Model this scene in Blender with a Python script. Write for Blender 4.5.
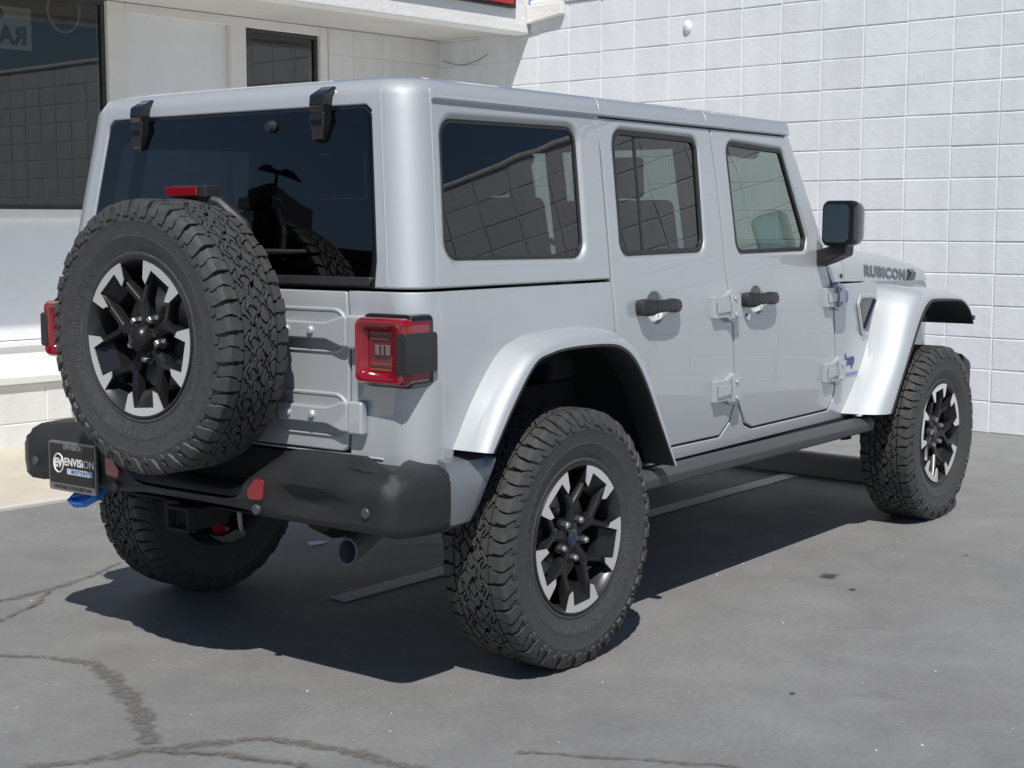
import bpy, bmesh, math, random
from mathutils import Vector, Matrix
from mathutils.geometry import delaunay_2d_cdt
random.seed(7)
R = math.radians
scene = bpy.context.scene
for o in list(bpy.data.objects): bpy.data.objects.remove(o)
COL = scene.collection

# ------------------------------------------------------------------ camera
YAW, PITCH = 0.6514, -0.1081
cd = bpy.data.cameras.new('camera'); cam = bpy.data.objects.new('camera', cd); COL.objects.link(cam)
fw = Vector((math.cos(YAW)*math.cos(PITCH), math.sin(YAW)*math.cos(PITCH), math.sin(PITCH)))
rt = Vector((math.sin(YAW), -math.cos(YAW), 0)); up = rt.cross(fw)
M = Matrix((rt, up, -fw)).transposed().to_4x4(); M.translation = Vector((-3.8311, -3.5963, 1.4116))
cam.matrix_world = M
cd.sensor_width = 36; cd.lens = 1494.58/1024*36; cd.clip_start = .05; cd.clip_end = 2000
scene.camera = cam
# ------------------------------------------------------------------ world, sun, exposure
LD = Vector((0.56, 0.44, -1.0)).normalized()
world = bpy.data.worlds.new('World'); scene.world = world; world.use_nodes = True
nt = world.node_tree; nt.nodes.clear()
sky = nt.nodes.new('ShaderNodeTexSky'); sky.sky_type = 'NISHITA'; sky.sun_disc = False
sky.sun_elevation = math.asin(-LD.z); sky.sun_rotation = math.atan2(-LD.x, -LD.y)
sky.air_density = 1.0; sky.dust_density = .1; sky.ozone_density = 3.0; sky.altitude = 600
bg = nt.nodes.new('ShaderNodeBackground'); bg.inputs[1].default_value = .07
wo = nt.nodes.new('ShaderNodeOutputWorld'); nt.links.new(sky.outputs[0], bg.inputs[0]); nt.links.new(bg.outputs[0], wo.inputs[0])
sl = bpy.data.lights.new('sun', 'SUN'); sl.energy = 4.6; sl.angle = R(.5); sl.color = (1, .965, .91)
so = bpy.data.objects.new('sun', sl); COL.objects.link(so); so.rotation_euler = LD.to_track_quat('-Z', 'Y').to_euler()
scene.view_settings.view_transform = 'Standard'; scene.view_settings.look = 'None'
scene.view_settings.gamma = 1; scene.view_settings.exposure = 0.0

# ------------------------------------------------------------------ materials
def newmat(name):
    m = bpy.data.materials.new(name); m.use_nodes = True
    n = m.node_tree.nodes; n.clear()
    out = n.new('ShaderNodeOutputMaterial'); return m, n, m.node_tree.links, out
def principled(name, col, rough=.5, metal=0., coat=0., coat_rough=.03, noise=0., nscale=20., bump=0., bscale=80., spec=.5, stretch=None, rvar=0.):
    m, n, l, out = newmat(name)
    p = n.new('ShaderNodeBsdfPrincipled'); l.new(p.outputs[0], out.inputs[0])
    p.inputs['Base Color'].default_value = (*col, 1); p.inputs['Roughness'].default_value = rough
    p.inputs['Metallic'].default_value = metal; p.inputs['Coat Weight'].default_value = coat
    p.inputs['Coat Roughness'].default_value = coat_rough; p.inputs['Specular IOR Level'].default_value = spec
    tc = n.new('ShaderNodeTexCoord')
    if noise or rvar:
        t = n.new('ShaderNodeTexNoise'); t.inputs['Scale'].default_value = nscale; t.inputs['Detail'].default_value = 8; t.inputs['Roughness'].default_value = .65
        l.new(tc.outputs['Object'], t.inputs['Vector'])
        if noise:
            r = n.new('ShaderNodeMapRange'); r.inputs[1].default_value = .3; r.inputs[2].default_value = .7
            r.inputs[3].default_value = 1-noise; r.inputs[4].default_value = 1+noise; l.new(t.outputs[0], r.inputs[0])
            mx = n.new('ShaderNodeVectorMath'); mx.operation = 'SCALE'; mx.inputs[0].default_value = col; l.new(r.outputs[0], mx.inputs['Scale'])
            l.new(mx.outputs[0], p.inputs['Base Color'])
        if rvar:
            r = n.new('ShaderNodeMapRange'); r.inputs[1].default_value = .3; r.inputs[2].default_value = .7
            r.inputs[3].default_value = rough-rvar; r.inputs[4].default_value = rough+rvar; l.new(t.outputs[0], r.inputs[0]); l.new(r.outputs[0], p.inputs['Roughness'])
    if bump:
        t = n.new('ShaderNodeTexNoise'); t.inputs['Scale'].default_value = bscale; t.inputs['Detail'].default_value = 6
        l.new(tc.outputs['Object'], t.inputs['Vector'])
        b = n.new('ShaderNodeBump'); b.inputs['Strength'].default_value = bump; b.inputs['Distance'].default_value = .01
        l.new(t.outputs[0], b.inputs['Height']); l.new(b.outputs[0], p.inputs['Normal'])
    return m
def glassmat(name, tint, fmul=1.0, wave=3.5, amp=.0006):
    m, n, l, out = newmat(name)
    tr = n.new('ShaderNodeBsdfTransparent'); tr.inputs[0].default_value = (*tint, 1)
    gl = n.new('ShaderNodeBsdfGlossy'); gl.inputs['Roughness'].default_value = 0.0
    ge = n.new('ShaderNodeNewGeometry')
    mr = n.new('ShaderNodeMapRange'); mr.inputs[3].default_value = 1.52; mr.inputs[4].default_value = 1/1.52
    l.new(ge.outputs['Backfacing'], mr.inputs[0])
    fr = n.new('ShaderNodeFresnel'); l.new(mr.outputs[0], fr.inputs[0])
    tc = n.new('ShaderNodeTexCoord'); tn = n.new('ShaderNodeTexNoise'); tn.inputs['Scale'].default_value = wave; tn.inputs['Detail'].default_value = 1; l.new(tc.outputs['Object'], tn.inputs['Vector'])
    bp = n.new('ShaderNodeBump'); bp.inputs['Strength'].default_value = 1.0; bp.inputs['Distance'].default_value = amp; l.new(tn.outputs[0], bp.inputs['Height']); l.new(bp.outputs[0], gl.inputs['Normal'])
    mu = n.new('ShaderNodeMath'); mu.operation = 'MULTIPLY'; mu.inputs[1].default_value = fmul; mu.use_clamp = True; l.new(fr.outputs[0], mu.inputs[0])
    mx = n.new('ShaderNodeMixShader'); l.new(mu.outputs[0], mx.inputs[0]); l.new(tr.outputs[0], mx.inputs[1]); l.new(gl.outputs[0], mx.inputs[2])
    l.new(mx.outputs[0], out.inputs[0]); return m

PAINT = principled('silver_paint', (.452, .477, .497), .56, .30, 1.0, .012, noise=.035, nscale=900)
PAINT.node_tree.nodes['Principled BSDF'].inputs['Coat IOR'].default_value = 1.75
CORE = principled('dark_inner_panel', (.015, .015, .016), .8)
PLASTIC = principled('black_plastic', (.022, .023, .025), .48, bump=.12, bscale=900, rvar=.06, nscale=30)
BUMPM = principled('grained_bumper_plastic', (.017, .018, .020), .46, bump=.25, bscale=700, noise=.12, nscale=9, rvar=.07)
GLOSSB = principled('gloss_black', (.012, .012, .014), .16, coat=.4)
SATINB = principled('satin_black_wheel', (.024, .0245, .026), .30, .5)
RUBBER = principled('tyre_rubber', (.050, .050, .050), .60, noise=.25, nscale=40, bump=.25, bscale=260, rvar=.08)
RUBTXT = principled('tyre_letter_rubber', (.062, .062, .062), .45)
MACH = principled('machined_aluminium', (.86, .87, .89), .34, .72)
CHROME = principled('chrome', (.75, .75, .77), .16, 1.0)
BARREL = principled('wheel_barrel', (.055, .057, .062), .35, .6)
STEEL = principled('brake_steel', (.25, .25, .26), .4, .9, noise=.2, nscale=60)
RAILM = principled('rail_powder_coat', (.075, .078, .083), .5, .2, bump=.1, bscale=500)
GREYPL = principled('grey_plastic', (.16, .165, .175), .5)
DECAL = principled('grey_decal', (.13, .14, .165), .5)
BLUE = principled('blue_badge', (.04, .14, .45), .35, coat=.5)
HOOKB = principled('blue_tow_hook', (.01, .16, .62), .42, coat=.3)
REDL = principled('red_lens', (.22, .004, .012), .12, coat=1.0)
REDD = principled('dark_red_lens', (.12, .003, .008), .25, coat=1.0, noise=.35, nscale=300)
REFL = principled('red_reflector', (.24, .008, .016), .2, coat=1.0, bump=.3, bscale=500)
LAMPW = principled('reverse_lamp', (.17, .11, .12), .2, coat=1.0)
SEATM = principled('black_seat_cloth', (.03, .03, .032), .8)
HEADL = principled('headliner_grey', (.30, .31, .30), .9)
DASHM = principled('dashboard', (.03, .031, .032), .6)
TINT = glassmat('privacy_glass', (.26, .29, .29), 1.7)
CLEAR = glassmat('door_glass', (.33, .40, .365), 1.9)
REARG = glassmat('rear_privacy_glass', (.07, .085, .10), 1.7)
MIRRM = principled('mirror_glass', (.62, .60, .58), .01, 1.0)
SHOPG = glassmat('shop_window_glass', (.62, .63, .63), 1.7, 1.5, .0004)
WHITEP = principled('plate_white', (.75, .76, .78), .4)
PLATEB = principled('plate_black', (.012, .012, .014), .3)
PLATEL = principled('plate_light_blue', (.45, .55, .75), .4)
ALU = principled('plate_frame_silver', (.26, .26, .26), .35, .6)
def plaster(name, col, bump, scale, noise=.05, rough=.75):
    return principled(name, col, rough, noise=noise, nscale=3.5, bump=bump, bscale=scale)
BLOCK = None
def blockmat():
    m, n, l, out = newmat('painted_block')
    p = n.new('ShaderNodeBsdfPrincipled'); l.new(p.outputs[0], out.inputs[0]); p.inputs['Roughness'].default_value = .62
    tc = n.new('ShaderNodeTexCoord')
    at = n.new('ShaderNodeVertexColor'); at.layer_name = 'tone'
    t1 = n.new('ShaderNodeTexNoise'); t1.inputs['Scale'].default_value = 1.3; t1.inputs['Detail'].default_value = 9; t1.inputs['Roughness'].default_value = .7
    l.new(tc.outputs['Object'], t1.inputs['Vector'])
    r1 = n.new('ShaderNodeMapRange'); r1.inputs[1].default_value = .3; r1.inputs[2].default_value = .7; r1.inputs[3].default_value = .94; r1.inputs[4].default_value = 1.03; l.new(t1.outputs[0], r1.inputs[0])
    # vertical rain streaks
    mp = n.new('ShaderNodeMapping'); mp.inputs['Scale'].default_value = (9, 9, .8); l.new(tc.outputs['Object'], mp.inputs[0])
    t4 = n.new('ShaderNodeTexNoise'); t4.inputs['Scale'].default_value = 1; t4.inputs['Detail'].default_value = 5; l.new(mp.outputs[0], t4.inputs['Vector'])
    r4 = n.new('ShaderNodeMapRange'); r4.inputs[1].default_value = .35; r4.inputs[2].default_value = .6; r4.inputs[3].default_value = .95; r4.inputs[4].default_value = 1.0; l.new(t4.outputs[0], r4.inputs[0])
    ml = n.new('ShaderNodeMath'); ml.operation = 'MULTIPLY'; l.new(r1.outputs[0], ml.inputs[0]); l.new(r4.outputs[0], ml.inputs[1])
    mc = n.new('ShaderNodeVectorMath'); mc.operation = 'SCALE'; l.new(at.outputs[0], mc.inputs[0]); l.new(ml.outputs[0], mc.inputs['Scale'])
    l.new(mc.outputs[0], p.inputs['Base Color'])
    t2 = n.new('ShaderNodeTexNoise'); t2.inputs['Scale'].default_value = 130; t2.inputs['Detail'].default_value = 5; l.new(tc.outputs['Object'], t2.inputs['Vector'])
    t3 = n.new('ShaderNodeTexNoise'); t3.inputs['Scale'].default_value = 18; t3.inputs['Detail'].default_value = 5; l.new(tc.outputs['Object'], t3.inputs['Vector'])
    ad = n.new('ShaderNodeMath'); ad.operation = 'MULTIPLY_ADD'; ad.inputs[1].default_value = .6; l.new(t2.outputs[0], ad.inputs[0]); l.new(t3.outputs[0], ad.inputs[2])
    b = n.new('ShaderNodeBump'); b.inputs['Strength'].default_value = .28; b.inputs['Distance'].default_value = .012; l.new(ad.outputs[0], b.inputs['Height']); l.new(b.outputs[0], p.inputs['Normal'])
    return m
BLOCK = blockmat()
STUCCO = plaster('white_stucco', (.78, .775, .76), .55, 26)
WALLP = plaster('white_wall_paint', (.78, .80, .825), .08, 60, .03)
TRIM = plaster('white_trim', (.76, .755, .735), .06, 60, .04)
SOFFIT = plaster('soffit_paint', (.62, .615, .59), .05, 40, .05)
DARKROOM = principled('room_dark', (.05, .05, .052), .9)
ALUF = principled('dark_window_frame', (.06, .06, .065), .4, .4)
SIGNR = principled('sign_red', (.50, .03, .02), .4)
SIGNK = principled('sign_black', (.012, .012, .013), .4)
SIGNW = principled('sign_white', (.7, .7, .7), .5)

def groundmat():
    m, n, l, out = newmat('old_asphalt')
    p = n.new('ShaderNodeBsdfPrincipled'); l.new(p.outputs[0], out.inputs[0])
    tc = n.new('ShaderNodeTexCoord')
    def noise(s, d=8, r=.6, w=0.):
        t = n.new('ShaderNodeTexNoise'); t.inputs['Scale'].default_value = s; t.inputs['Detail'].default_value = d; t.inputs['Roughness'].default_value = r; t.inputs['Distortion'].default_value = w
        l.new(tc.outputs['Object'], t.inputs['Vector']); return t.outputs[0]
    def rng(x, a, b, c, d):
        r = n.new('ShaderNodeMapRange'); r.inputs[1].default_value = a; r.inputs[2].default_value = b; r.inputs[3].default_value = c; r.inputs[4].default_value = d; l.new(x, r.inputs[0]); return r.outputs[0]
    def mul(a, b):
        r = n.new('ShaderNodeMath'); r.operation = 'MULTIPLY'; l.new(a, r.inputs[0]); l.new(b, r.inputs[1]); return r.outputs[0]
    big = rng(noise(.55, 6, .6, .6), .32, .68, .89, 1.09)
    mid = rng(noise(3.2, 9, .7, .3), .3, .7, .84, 1.13)
    fine = rng(noise(55, 4, .7), .25, .75, .86, 1.13)
    grain = rng(noise(420, 2, .5), .3, .7, .84, 1.16)
    f = mul(mul(big, mid), mul(fine, grain))
    # dark drip stains
    st = rng(noise(1.7, 4, .55, 1.2), .66, .74, 1.0, .80)
    f = mul(f, st)
    # pale scuffs
    v = n.new('ShaderNodeTexVoronoi'); v.inputs['Scale'].default_value = 7.5; v.inputs['Randomness'].default_value = 1; l.new(tc.outputs['Object'], v.inputs['Vector'])
    sp = rng(v.outputs['Distance'], .035, .06, 1.0, 0.0)
    sp2 = rng(noise(9, 2), .55, .62, 0, 1)
    sp = mul(sp, sp2)
    c = n.new('ShaderNodeVectorMath'); c.operation = 'SCALE'; c.inputs[0].default_value = (.212, .212, .210); l.new(f, c.inputs['Scale'])
    hue = n.new('ShaderNodeMixRGB'); hue.inputs[2].default_value = (.212, .203, .186, 1); l.new(rng(noise(.9, 5, .6, .5), .5, .75, 0, .25), hue.inputs[0]); l.new(c.outputs[0], hue.inputs[1])
    mx = n.new('ShaderNodeMixRGB'); l.new(sp, mx.inputs[0]); l.new(hue.outputs[0], mx.inputs[1]); mx.inputs[2].default_value = (.12, .12, .12, 1)
    l.new(mx.outputs[0], p.inputs['Base Color'])
    l.new(rng(noise(2.2, 6), .3, .7, .62, .82), p.inputs['Roughness'])
    h = n.new('ShaderNodeMath'); h.operation = 'MULTIPLY_ADD'; h.inputs[1].default_value = .35; l.new(noise(420, 2), h.inputs[0]); l.new(noise(45, 5, .7), h.inputs[2])
    b = n.new('ShaderNodeBump'); b.inputs['Strength'].default_value = .5; b.inputs['Distance'].default_value = .01; l.new(h.outputs[0], b.inputs['Height']); l.new(b.outputs[0], p.inputs['Normal'])
    return m
ASPH = groundmat()
def wornmat(name, col, lo, hi, scale, rough=.8, useuv=False):
    """surface with ragged worn-through gaps"""
    m, n, l, out = newmat(name)
    p = n.new('ShaderNodeBsdfPrincipled'); p.inputs['Roughness'].default_value = rough
    tc = n.new('ShaderNodeTexCoord')
    t = n.new('ShaderNodeTexNoise'); t.inputs['Scale'].default_value = scale; t.inputs['Detail'].default_value = 10; t.inputs['Roughness'].default_value = .72
    l.new(tc.outputs['Object'], t.inputs['Vector'])
    t2 = n.new('ShaderNodeTexNoise'); t2.inputs['Scale'].default_value = scale*5; t2.inputs['Detail'].default_value = 4; l.new(tc.outputs['Object'], t2.inputs['Vector'])
    r = n.new('ShaderNodeMapRange'); r.inputs[1].default_value = .3; r.inputs[2].default_value = .7; r.inputs[3].default_value = .75; r.inputs[4].default_value = 1.2; l.new(t2.outputs[0], r.inputs[0])
    s = n.new('ShaderNodeVectorMath'); s.operation = 'SCALE'; s.inputs[0].default_value = col; l.new(r.outputs[0], s.inputs['Scale']); l.new(s.outputs[0], p.inputs['Base Color'])
    tr = n.new('ShaderNodeBsdfTransparent'); mx = n.new('ShaderNodeMixShader')
    a = n.new('ShaderNodeMapRange'); a.inputs[1].default_value = lo; a.inputs[2].default_value = hi; l.new(t.outputs[0], a.inputs[0])
    fac = a.outputs[0]
    if useuv:   # fades at the ragged rim of the strip
        at = n.new('ShaderNodeVertexColor'); at.layer_name = 'tone'
        ad = n.new('ShaderNodeMath'); ad.operation = 'MULTIPLY'; l.new(at.outputs[0], ad.inputs[0])
        a.inputs[3].default_value = .1; a.inputs[4].default_value = 1.25
        l.new(a.outputs[0], ad.inputs[1]); ad.use_clamp = True; fac = ad.outputs[0]
    l.new(fac, mx.inputs[0]); l.new(tr.outputs[0], mx.inputs[1]); l.new(p.outputs[0], mx.inputs[2]); l.new(mx.outputs[0], out.inputs[0])
    return m
PAINTLINE = wornmat('worn_white_paint', (.86, .86, .82), .12, .33, 9)
CRACK = wornmat('weathered_crack', (.158, .148, .134), .38, .72, 34, useuv=True)
CRACKD = wornmat('dark_hairline', (.07, .068, .065), .36, .56, 30, useuv=True)
CONC = plaster('pale_concrete', (.56, .51, .42), .12, 90, .10)
CURBC = plaster('concrete_stop', (.36, .35, .33), .2, 70, .16)

# ------------------------------------------------------------------ mesh helpers
def link(name, me, parent=None):
    o = bpy.data.objects.new(name, me); COL.objects.link(o)
    if parent: o.parent = parent
    return o
def tag(o, label=None, cat=None, group=None, kind=None):
    if label: o['label'] = label
    if cat: o['category'] = cat
    if group: o['group'] = group
    if kind: o['kind'] = kind
    return o
class MB:
    def __init__(s): s.v, s.f, s.m = [], [], []
    def add(s, vs, fs, m=0):
        b = len(s.v); s.v += [tuple(p) for p in vs]; s.f += [tuple(b+i for i in f) for f in fs]; s.m += [m]*len(fs); return s
    def box(s, a, b, m=0):
        x0, y0, z0 = a; x1, y1, z1 = b
        if x0 > x1: x0, x1 = x1, x0
        if y0 > y1: y0, y1 = y1, y0
        if z0 > z1: z0, z1 = z1, z0
        vs = [(x0,y0,z0),(x1,y0,z0),(x1,y1,z0),(x0,y1,z0),(x0,y0,z1),(x1,y0,z1),(x1,y1,z1),(x0,y1,z1)]
        return s.add(vs, [(3,2,1,0),(4,5,6,7),(0,1,5,4),(1,2,6,5),(2,3,7,6),(3,0,4,7)], m)
    def hexa(s, vs, m=0):   # 4 bottom CCW, 4 top CCW
        return s.add(vs, [(3,2,1,0),(4,5,6,7),(0,1,5,4),(1,2,6,5),(2,3,7,6),(3,0,4,7)], m)
    def loft(s, loops, closed=True, caps=True, m=0):
        n = len(loops[0]); vs = [p for L in loops for p in L]; fs = []
        for k in range(len(loops)-1):
            for i in range(n if closed else n-1):
                j = (i+1) % n; fs.append((k*n+i, k*n+j, (k+1)*n+j, (k+1)*n+i))
        if caps and closed:
            fs.append(tuple(reversed(range(n)))); fs.append(tuple((len(loops)-1)*n+i for i in range(n)))
        return s.add(vs, fs, m)
    def prism(s, poly, mp, d0, d1, m=0):
        return s.loft([[mp(p[0], p[1], d0) for p in poly], [mp(p[0], p[1], d1) for p in poly]], m=m)
    def tube(s, path, r, n=10, caps=True, m=0):
        path = [Vector(p) for p in path]; loops = []
        rs = r if isinstance(r, (list, tuple)) else [r]*len(path); ref = None
        for i, p in enumerate(path):
            t = (path[min(i+1, len(path)-1)]-path[max(i-1, 0)]).normalized()
            if ref is None: ref = t.orthogonal().normalized()
            a = (ref - t*ref.dot(t)).normalized(); ref = a; b = t.cross(a)
            loops.append([p+(a*math.cos(2*math.pi*k/n)+b*math.sin(2*math.pi*k/n))*rs[i] for k in range(n)])
        return s.loft(loops, caps=caps, m=m)
    def lathe(s, prof, n, mp, m=0, closed=False):
        vs = []; fs = []; k = len(prof)
        for i in range(n):
            a = 2*math.pi*i/n
            for (r, c) in prof: vs.append(mp(r*math.cos(a), r*math.sin(a), c))
        for i in range(n):
            j = (i+1) % n
            for q in range(k-1): fs.append((i*k+q, j*k+q, j*k+q+1, i*k+q+1))
        return s.add(vs, fs, m)
    def build(s, name, mats, parent=None, bevel=0., seg=2, angle=35, smooth=True, recalc=True):
        me = bpy.data.meshes.new(name); me.from_pydata(s.v, [], s.f)
        if not isinstance(mats, (list, tuple)): mats = [mats]
        for x in mats: me.materials.append(x)
        for p, k in zip(me.polygons, s.m): p.material_index = k
        if recalc:
            bm = bmesh.new(); bm.from_mesh(me); bmesh.ops.recalc_face_normals(bm, faces=bm.faces); bm.to_mesh(me); bm.free()
        if smooth:
            me.shade_smooth(); me.set_sharp_from_angle(angle=R(angle))
        o = link(name, me, parent)
        if bevel:
            b = o.modifiers.new('bevel', 'BEVEL'); b.width = bevel; b.segments = seg; b.limit_method = 'ANGLE'; b.angle_limit = R(30); b.use_clamp_overlap = True
            b.harden_normals = True
        return o
XYZ = lambda a, b, c: (a, b, c)
def lerp(a, b, t): return a+(b-a)*t
def interp(x, xs, ys):
    if x <= xs[0]: return ys[0]
    for i in range(len(xs)-1):
        if x <= xs[i+1]: return lerp(ys[i], ys[i+1], (x-xs[i])/(xs[i+1]-xs[i]))
    return ys[-1]
def rpoly(pts, rad, n=6):
    """polygon with rounded corners; rad = number or list"""
    out = []; N = len(pts)
    for i, p in enumerate(pts):
        r = rad[i] if isinstance(rad, (list, tuple)) else rad
        p = Vector(p); a = (Vector(pts[i-1])-p); b = (Vector(pts[(i+1) % N])-p)
        if r <= 0: out.append(tuple(p)); continue
        la, lb = a.length, b.length; a.normalize(); b.normalize()
        ang = a.angle(b); d = min(r/math.tan(ang/2), la*.48, lb*.48); rr = d*math.tan(ang/2)
        c = p+(a+b).normalized()*(rr/math.sin(ang/2))
        s = p+a*d-c; e = p+b*d-c
        tot = s.angle_signed(e) if s.length > 1e-9 else 0
        for k in range(n+1):
            t = -tot*k/n
            out.append((c.x+s.x*math.cos(t)-s.y*math.sin(t), c.y+s.x*math.sin(t)+s.y*math.cos(t)))
    return out
def area(L): return .5*sum(L[i-1][0]*L[i][1]-L[i][0]*L[i-1][1] for i in range(len(L)))
def ccw(L): return list(L) if area(L) > 0 else list(reversed(L))
def resample(L, mx):
    out = []
    for i in range(len(L)):
        a, b = L[i], L[(i+1) % len(L)]; d = math.dist(a, b); k = max(1, int(math.ceil(d/mx)))
        for j in range(k): out.append((lerp(a[0], b[0], j/k), lerp(a[1], b[1], j/k)))
    res = []
    for p in out:
        if not res or math.dist(p, res[-1]) > 1e-5: res.append(p)
    return res
def vnorm(L):
    """outward miter normals of a CCW loop"""
    out = []
    for i in range(len(L)):
        a, b, c = Vector(L[i-1]), Vector(L[i]), Vector(L[(i+1) % len(L)])
        e1 = (b-a).normalized(); e2 = (c-b).normalized()
        n1 = Vector((e1.y, -e1.x)); n2 = Vector((e2.y, -e2.x)); m = n1+n2
        if m.length < 1e-6: m = n1
        m.normalize(); out.append(m/max(.5, m.dot(n1)))
    return out
def offset(L, d): return [(p[0]+n.x*d, p[1]+n.y*d) for p, n in zip(L, vnorm(L))]
def inside(p, L):
    x, y = p; c = False; j = len(L)-1
    for i in range(len(L)):
        if (L[i][1] > y) != (L[j][1] > y) and x < (L[j][0]-L[i][0])*(y-L[i][1])/(L[j][1]-L[i][1])+L[i][0]: c = not c
        j = i
    return c
def segdist(p, L):
    P = Vector(p); m = 1e9
    for i in range(len(L)):
        a, b = Vector(L[i-1]), Vector(L[i]); d = b-a; t = 0 if d.length_squared == 0 else max(0, min(1, (P-a).dot(d)/d.length_squared))
        m = min(m, (P-a-d*t).length)
    return m
def frame(surf, u, v, h=.002):
    p = Vector(surf(u, v)); du = (Vector(surf(u+h, v))-Vector(surf(u-h, v)))/(2*h); dv = (Vector(surf(u, v+h))-Vector(surf(u, v-h)))/(2*h)
    n = du.cross(dv).normalized(); return p, n, du, dv
def panel(name, outline, holes, surf, mat, parent=None, r=.004, depth=.02, hr=.02, hd=.016, hdepth=.02, grid=.06, step=.035, off=0., flip=False, hmode=None):
    """curved sheet-metal panel with rolled edges and window openings"""
    O = resample(ccw(outline), step); H = [resample(ccw(h), step) for h in holes]
    front = offset(O, -r); hf = [offset(h, hr) for h in H]
    pts = list(front); edges = [(i, (i+1) % len(front)) for i in range(len(front))]
    for h in hf:
        b = len(pts); pts += h; edges += [(b+i, b+(i+1) % len(h)) for i in range(len(h))]
    us = [p[0] for p in front]; vs_ = [p[1] for p in front]
    nu = int((max(us)-min(us))/grid)+1; nv = int((max(vs_)-min(vs_))/grid)+1
    for i in range(nu+1):
        for j in range(nv+1):
            q = (min(us)+i*grid+.0013, min(vs_)+j*grid+.0017)
            if inside(q, front) and segdist(q, front) > grid*.35 and all((not inside(q, h)) and segdist(q, h) > grid*.35 for h in hf): pts.append(q)
    cv, ce, cf, *_ = delaunay_2d_cdt([Vector(p) for p in pts], edges, [], 0, 1e-6)
    V, N, F = [], [], []
    sg = -1 if flip else 1
    for p in cv:
        P, n, du, dv = frame(surf, p.x, p.y); n *= sg; V.append(P+n*off); N.append(n)
    for f in cf:
        c = (sum(cv[i].x for i in f)/len(f), sum(cv[i].y for i in f)/len(f))
        if inside(c, front) and not any(inside(c, h) for h in hf):
            a = area([tuple(cv[i]) for i in f]); f = list(f)
            if (a < 0) != flip: f.reverse()
            F.append(tuple(f))
    def rim(L, rr, dd, dep, outward):
        nr = vnorm(L); loops = []; fr = [frame(surf, *p) for p in L]
        for k in range(5):
            a = min(k, 3)/3*math.pi/2; loop = []
            o_ = rr*(1-math.sin(a)) if k < 4 else 0; d_ = dd*(1-math.cos(a)) if k < 4 else dep
            for p, n2, (P0, n, du, dv) in zip(L, nr, fr):
                q = (p[0]-outward*n2.x*o_, p[1]-outward*n2.y*o_)
                P = Vector(surf(*q)); m = n*sg; od = (du*n2.x+dv*n2.y)*outward; od = (od-m*od.dot(m)).normalized()
                loop.append((P+m*(off-d_), (m*math.cos(a)+od*math.sin(a)).normalized()))
            loops.append(loop)
        for k in range(4):
            b = len(V); n_ = len(L)
            for lp in (loops[k], loops[k+1]):
                for P, m in lp: V.append(P); N.append(m)
            for i in range(n_):
                j = (i+1) % n_; q = [b+i, b+n_+i, b+n_+j, b+j]
                if (outward < 0) != flip: q.reverse()
                F.append(tuple(q))
    rim(O, r, r, depth, 1)
    for h in H: rim(h, hr, hd, hdepth, -1)
    me = bpy.data.meshes.new(name); me.from_pydata([tuple(p) for p in V], [], F); me.materials.append(mat); me.shade_smooth()
    me.normals_split_custom_set_from_vertices([tuple(n) for n in N])
    return link(name, me, parent)
def text_mesh(body, size=1., bold=0., extrude=0., shear=0., spacing=1., align='CENTER'):
    c = bpy.data.curves.new('lettering', 'FONT'); c.body = body; c.size = size; c.offset = bold; c.extrude = extrude; c.shear = shear
    c.align_x = align; c.align_y = 'CENTER'; c.space_character = spacing; c.resolution_u = 3
    o = bpy.data.objects.new('lettering', c); COL.objects.link(o); bpy.context.view_layer.update()
    me = bpy.data.meshes.new_from_object(o.evaluated_get(bpy.context.evaluated_depsgraph_get()))
    bpy.data.objects.remove(o); vs = [tuple(v.co) for v in me.vertices]; fs = [tuple(p.vertices) for p in me.polygons]
    bpy.data.meshes.remove(me); return vs, fs
def put_text(mb, body, mp, size, bold=0., extrude=.001, m=0, **k):
    vs, fs = text_mesh(body, size, bold, extrude, **k); mb.add([mp(*v) for v in vs], fs, m)

def fit_text(mb, body, mp, w, h, bold=0., extrude=.001, m=0, **k):
    vs, fs = text_mesh(body, 1., bold, extrude, **k); x0, x1 = min(v[0] for v in vs), max(v[0] for v in vs); y0, y1 = min(v[1] for v in vs), max(v[1] for v in vs)
    mb.add([mp(((v[0]-x0)/(x1-x0)-.5)*w, ((v[1]-y0)/(y1-y0)-.5)*h, v[2]) for v in vs], fs, m)

# ================================================================== SETTING
W_ = 0.0863
EX = Vector((math.cos(W_), -math.sin(W_), 0)); EY = Vector((math.sin(W_), math.cos(W_), 0))
def B(x, y, z): return tuple(EX*x+EY*y+Vector((0, 0, z)))     # building frame -> world
XW = 6.019
g = MB(); g.add([(-160, -160, 0), (160, -160, 0), (160, 160, 0), (-160, 160, 0)], [(0, 1, 2, 3)])
tag(g.build('ground', ASPH, smooth=False), kind='structure')
# sidewalk in front of the shop, a low pale slab
sw = MB(); sw.hexa([B(-30, 2.86, -.05), B(XW, 2.86, -.05), B(XW, 6, -.05), B(-30, 6, -.05), B(-30, 2.86, .014), B(XW, 2.86, .014), B(XW, 6, .014), B(-30, 6, .014)])
tag(sw.build('sidewalk', CONC, bevel=.006), kind='structure')
ke = MB(); ke.hexa([B(-30, 2.79, -.05), B(XW, 2.79, -.05), B(XW, 2.858, -.05), B(-30, 2.858, -.05), B(-30, 2.79, .018), B(XW, 2.79, .018), B(XW, 2.858, .018), B(-30, 2.858, .018)])
tag(ke.build('kerb', plaster('kerb_concrete', (.58, .56, .52), .15, 80, .08), bevel=.006), kind='structure')

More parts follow.
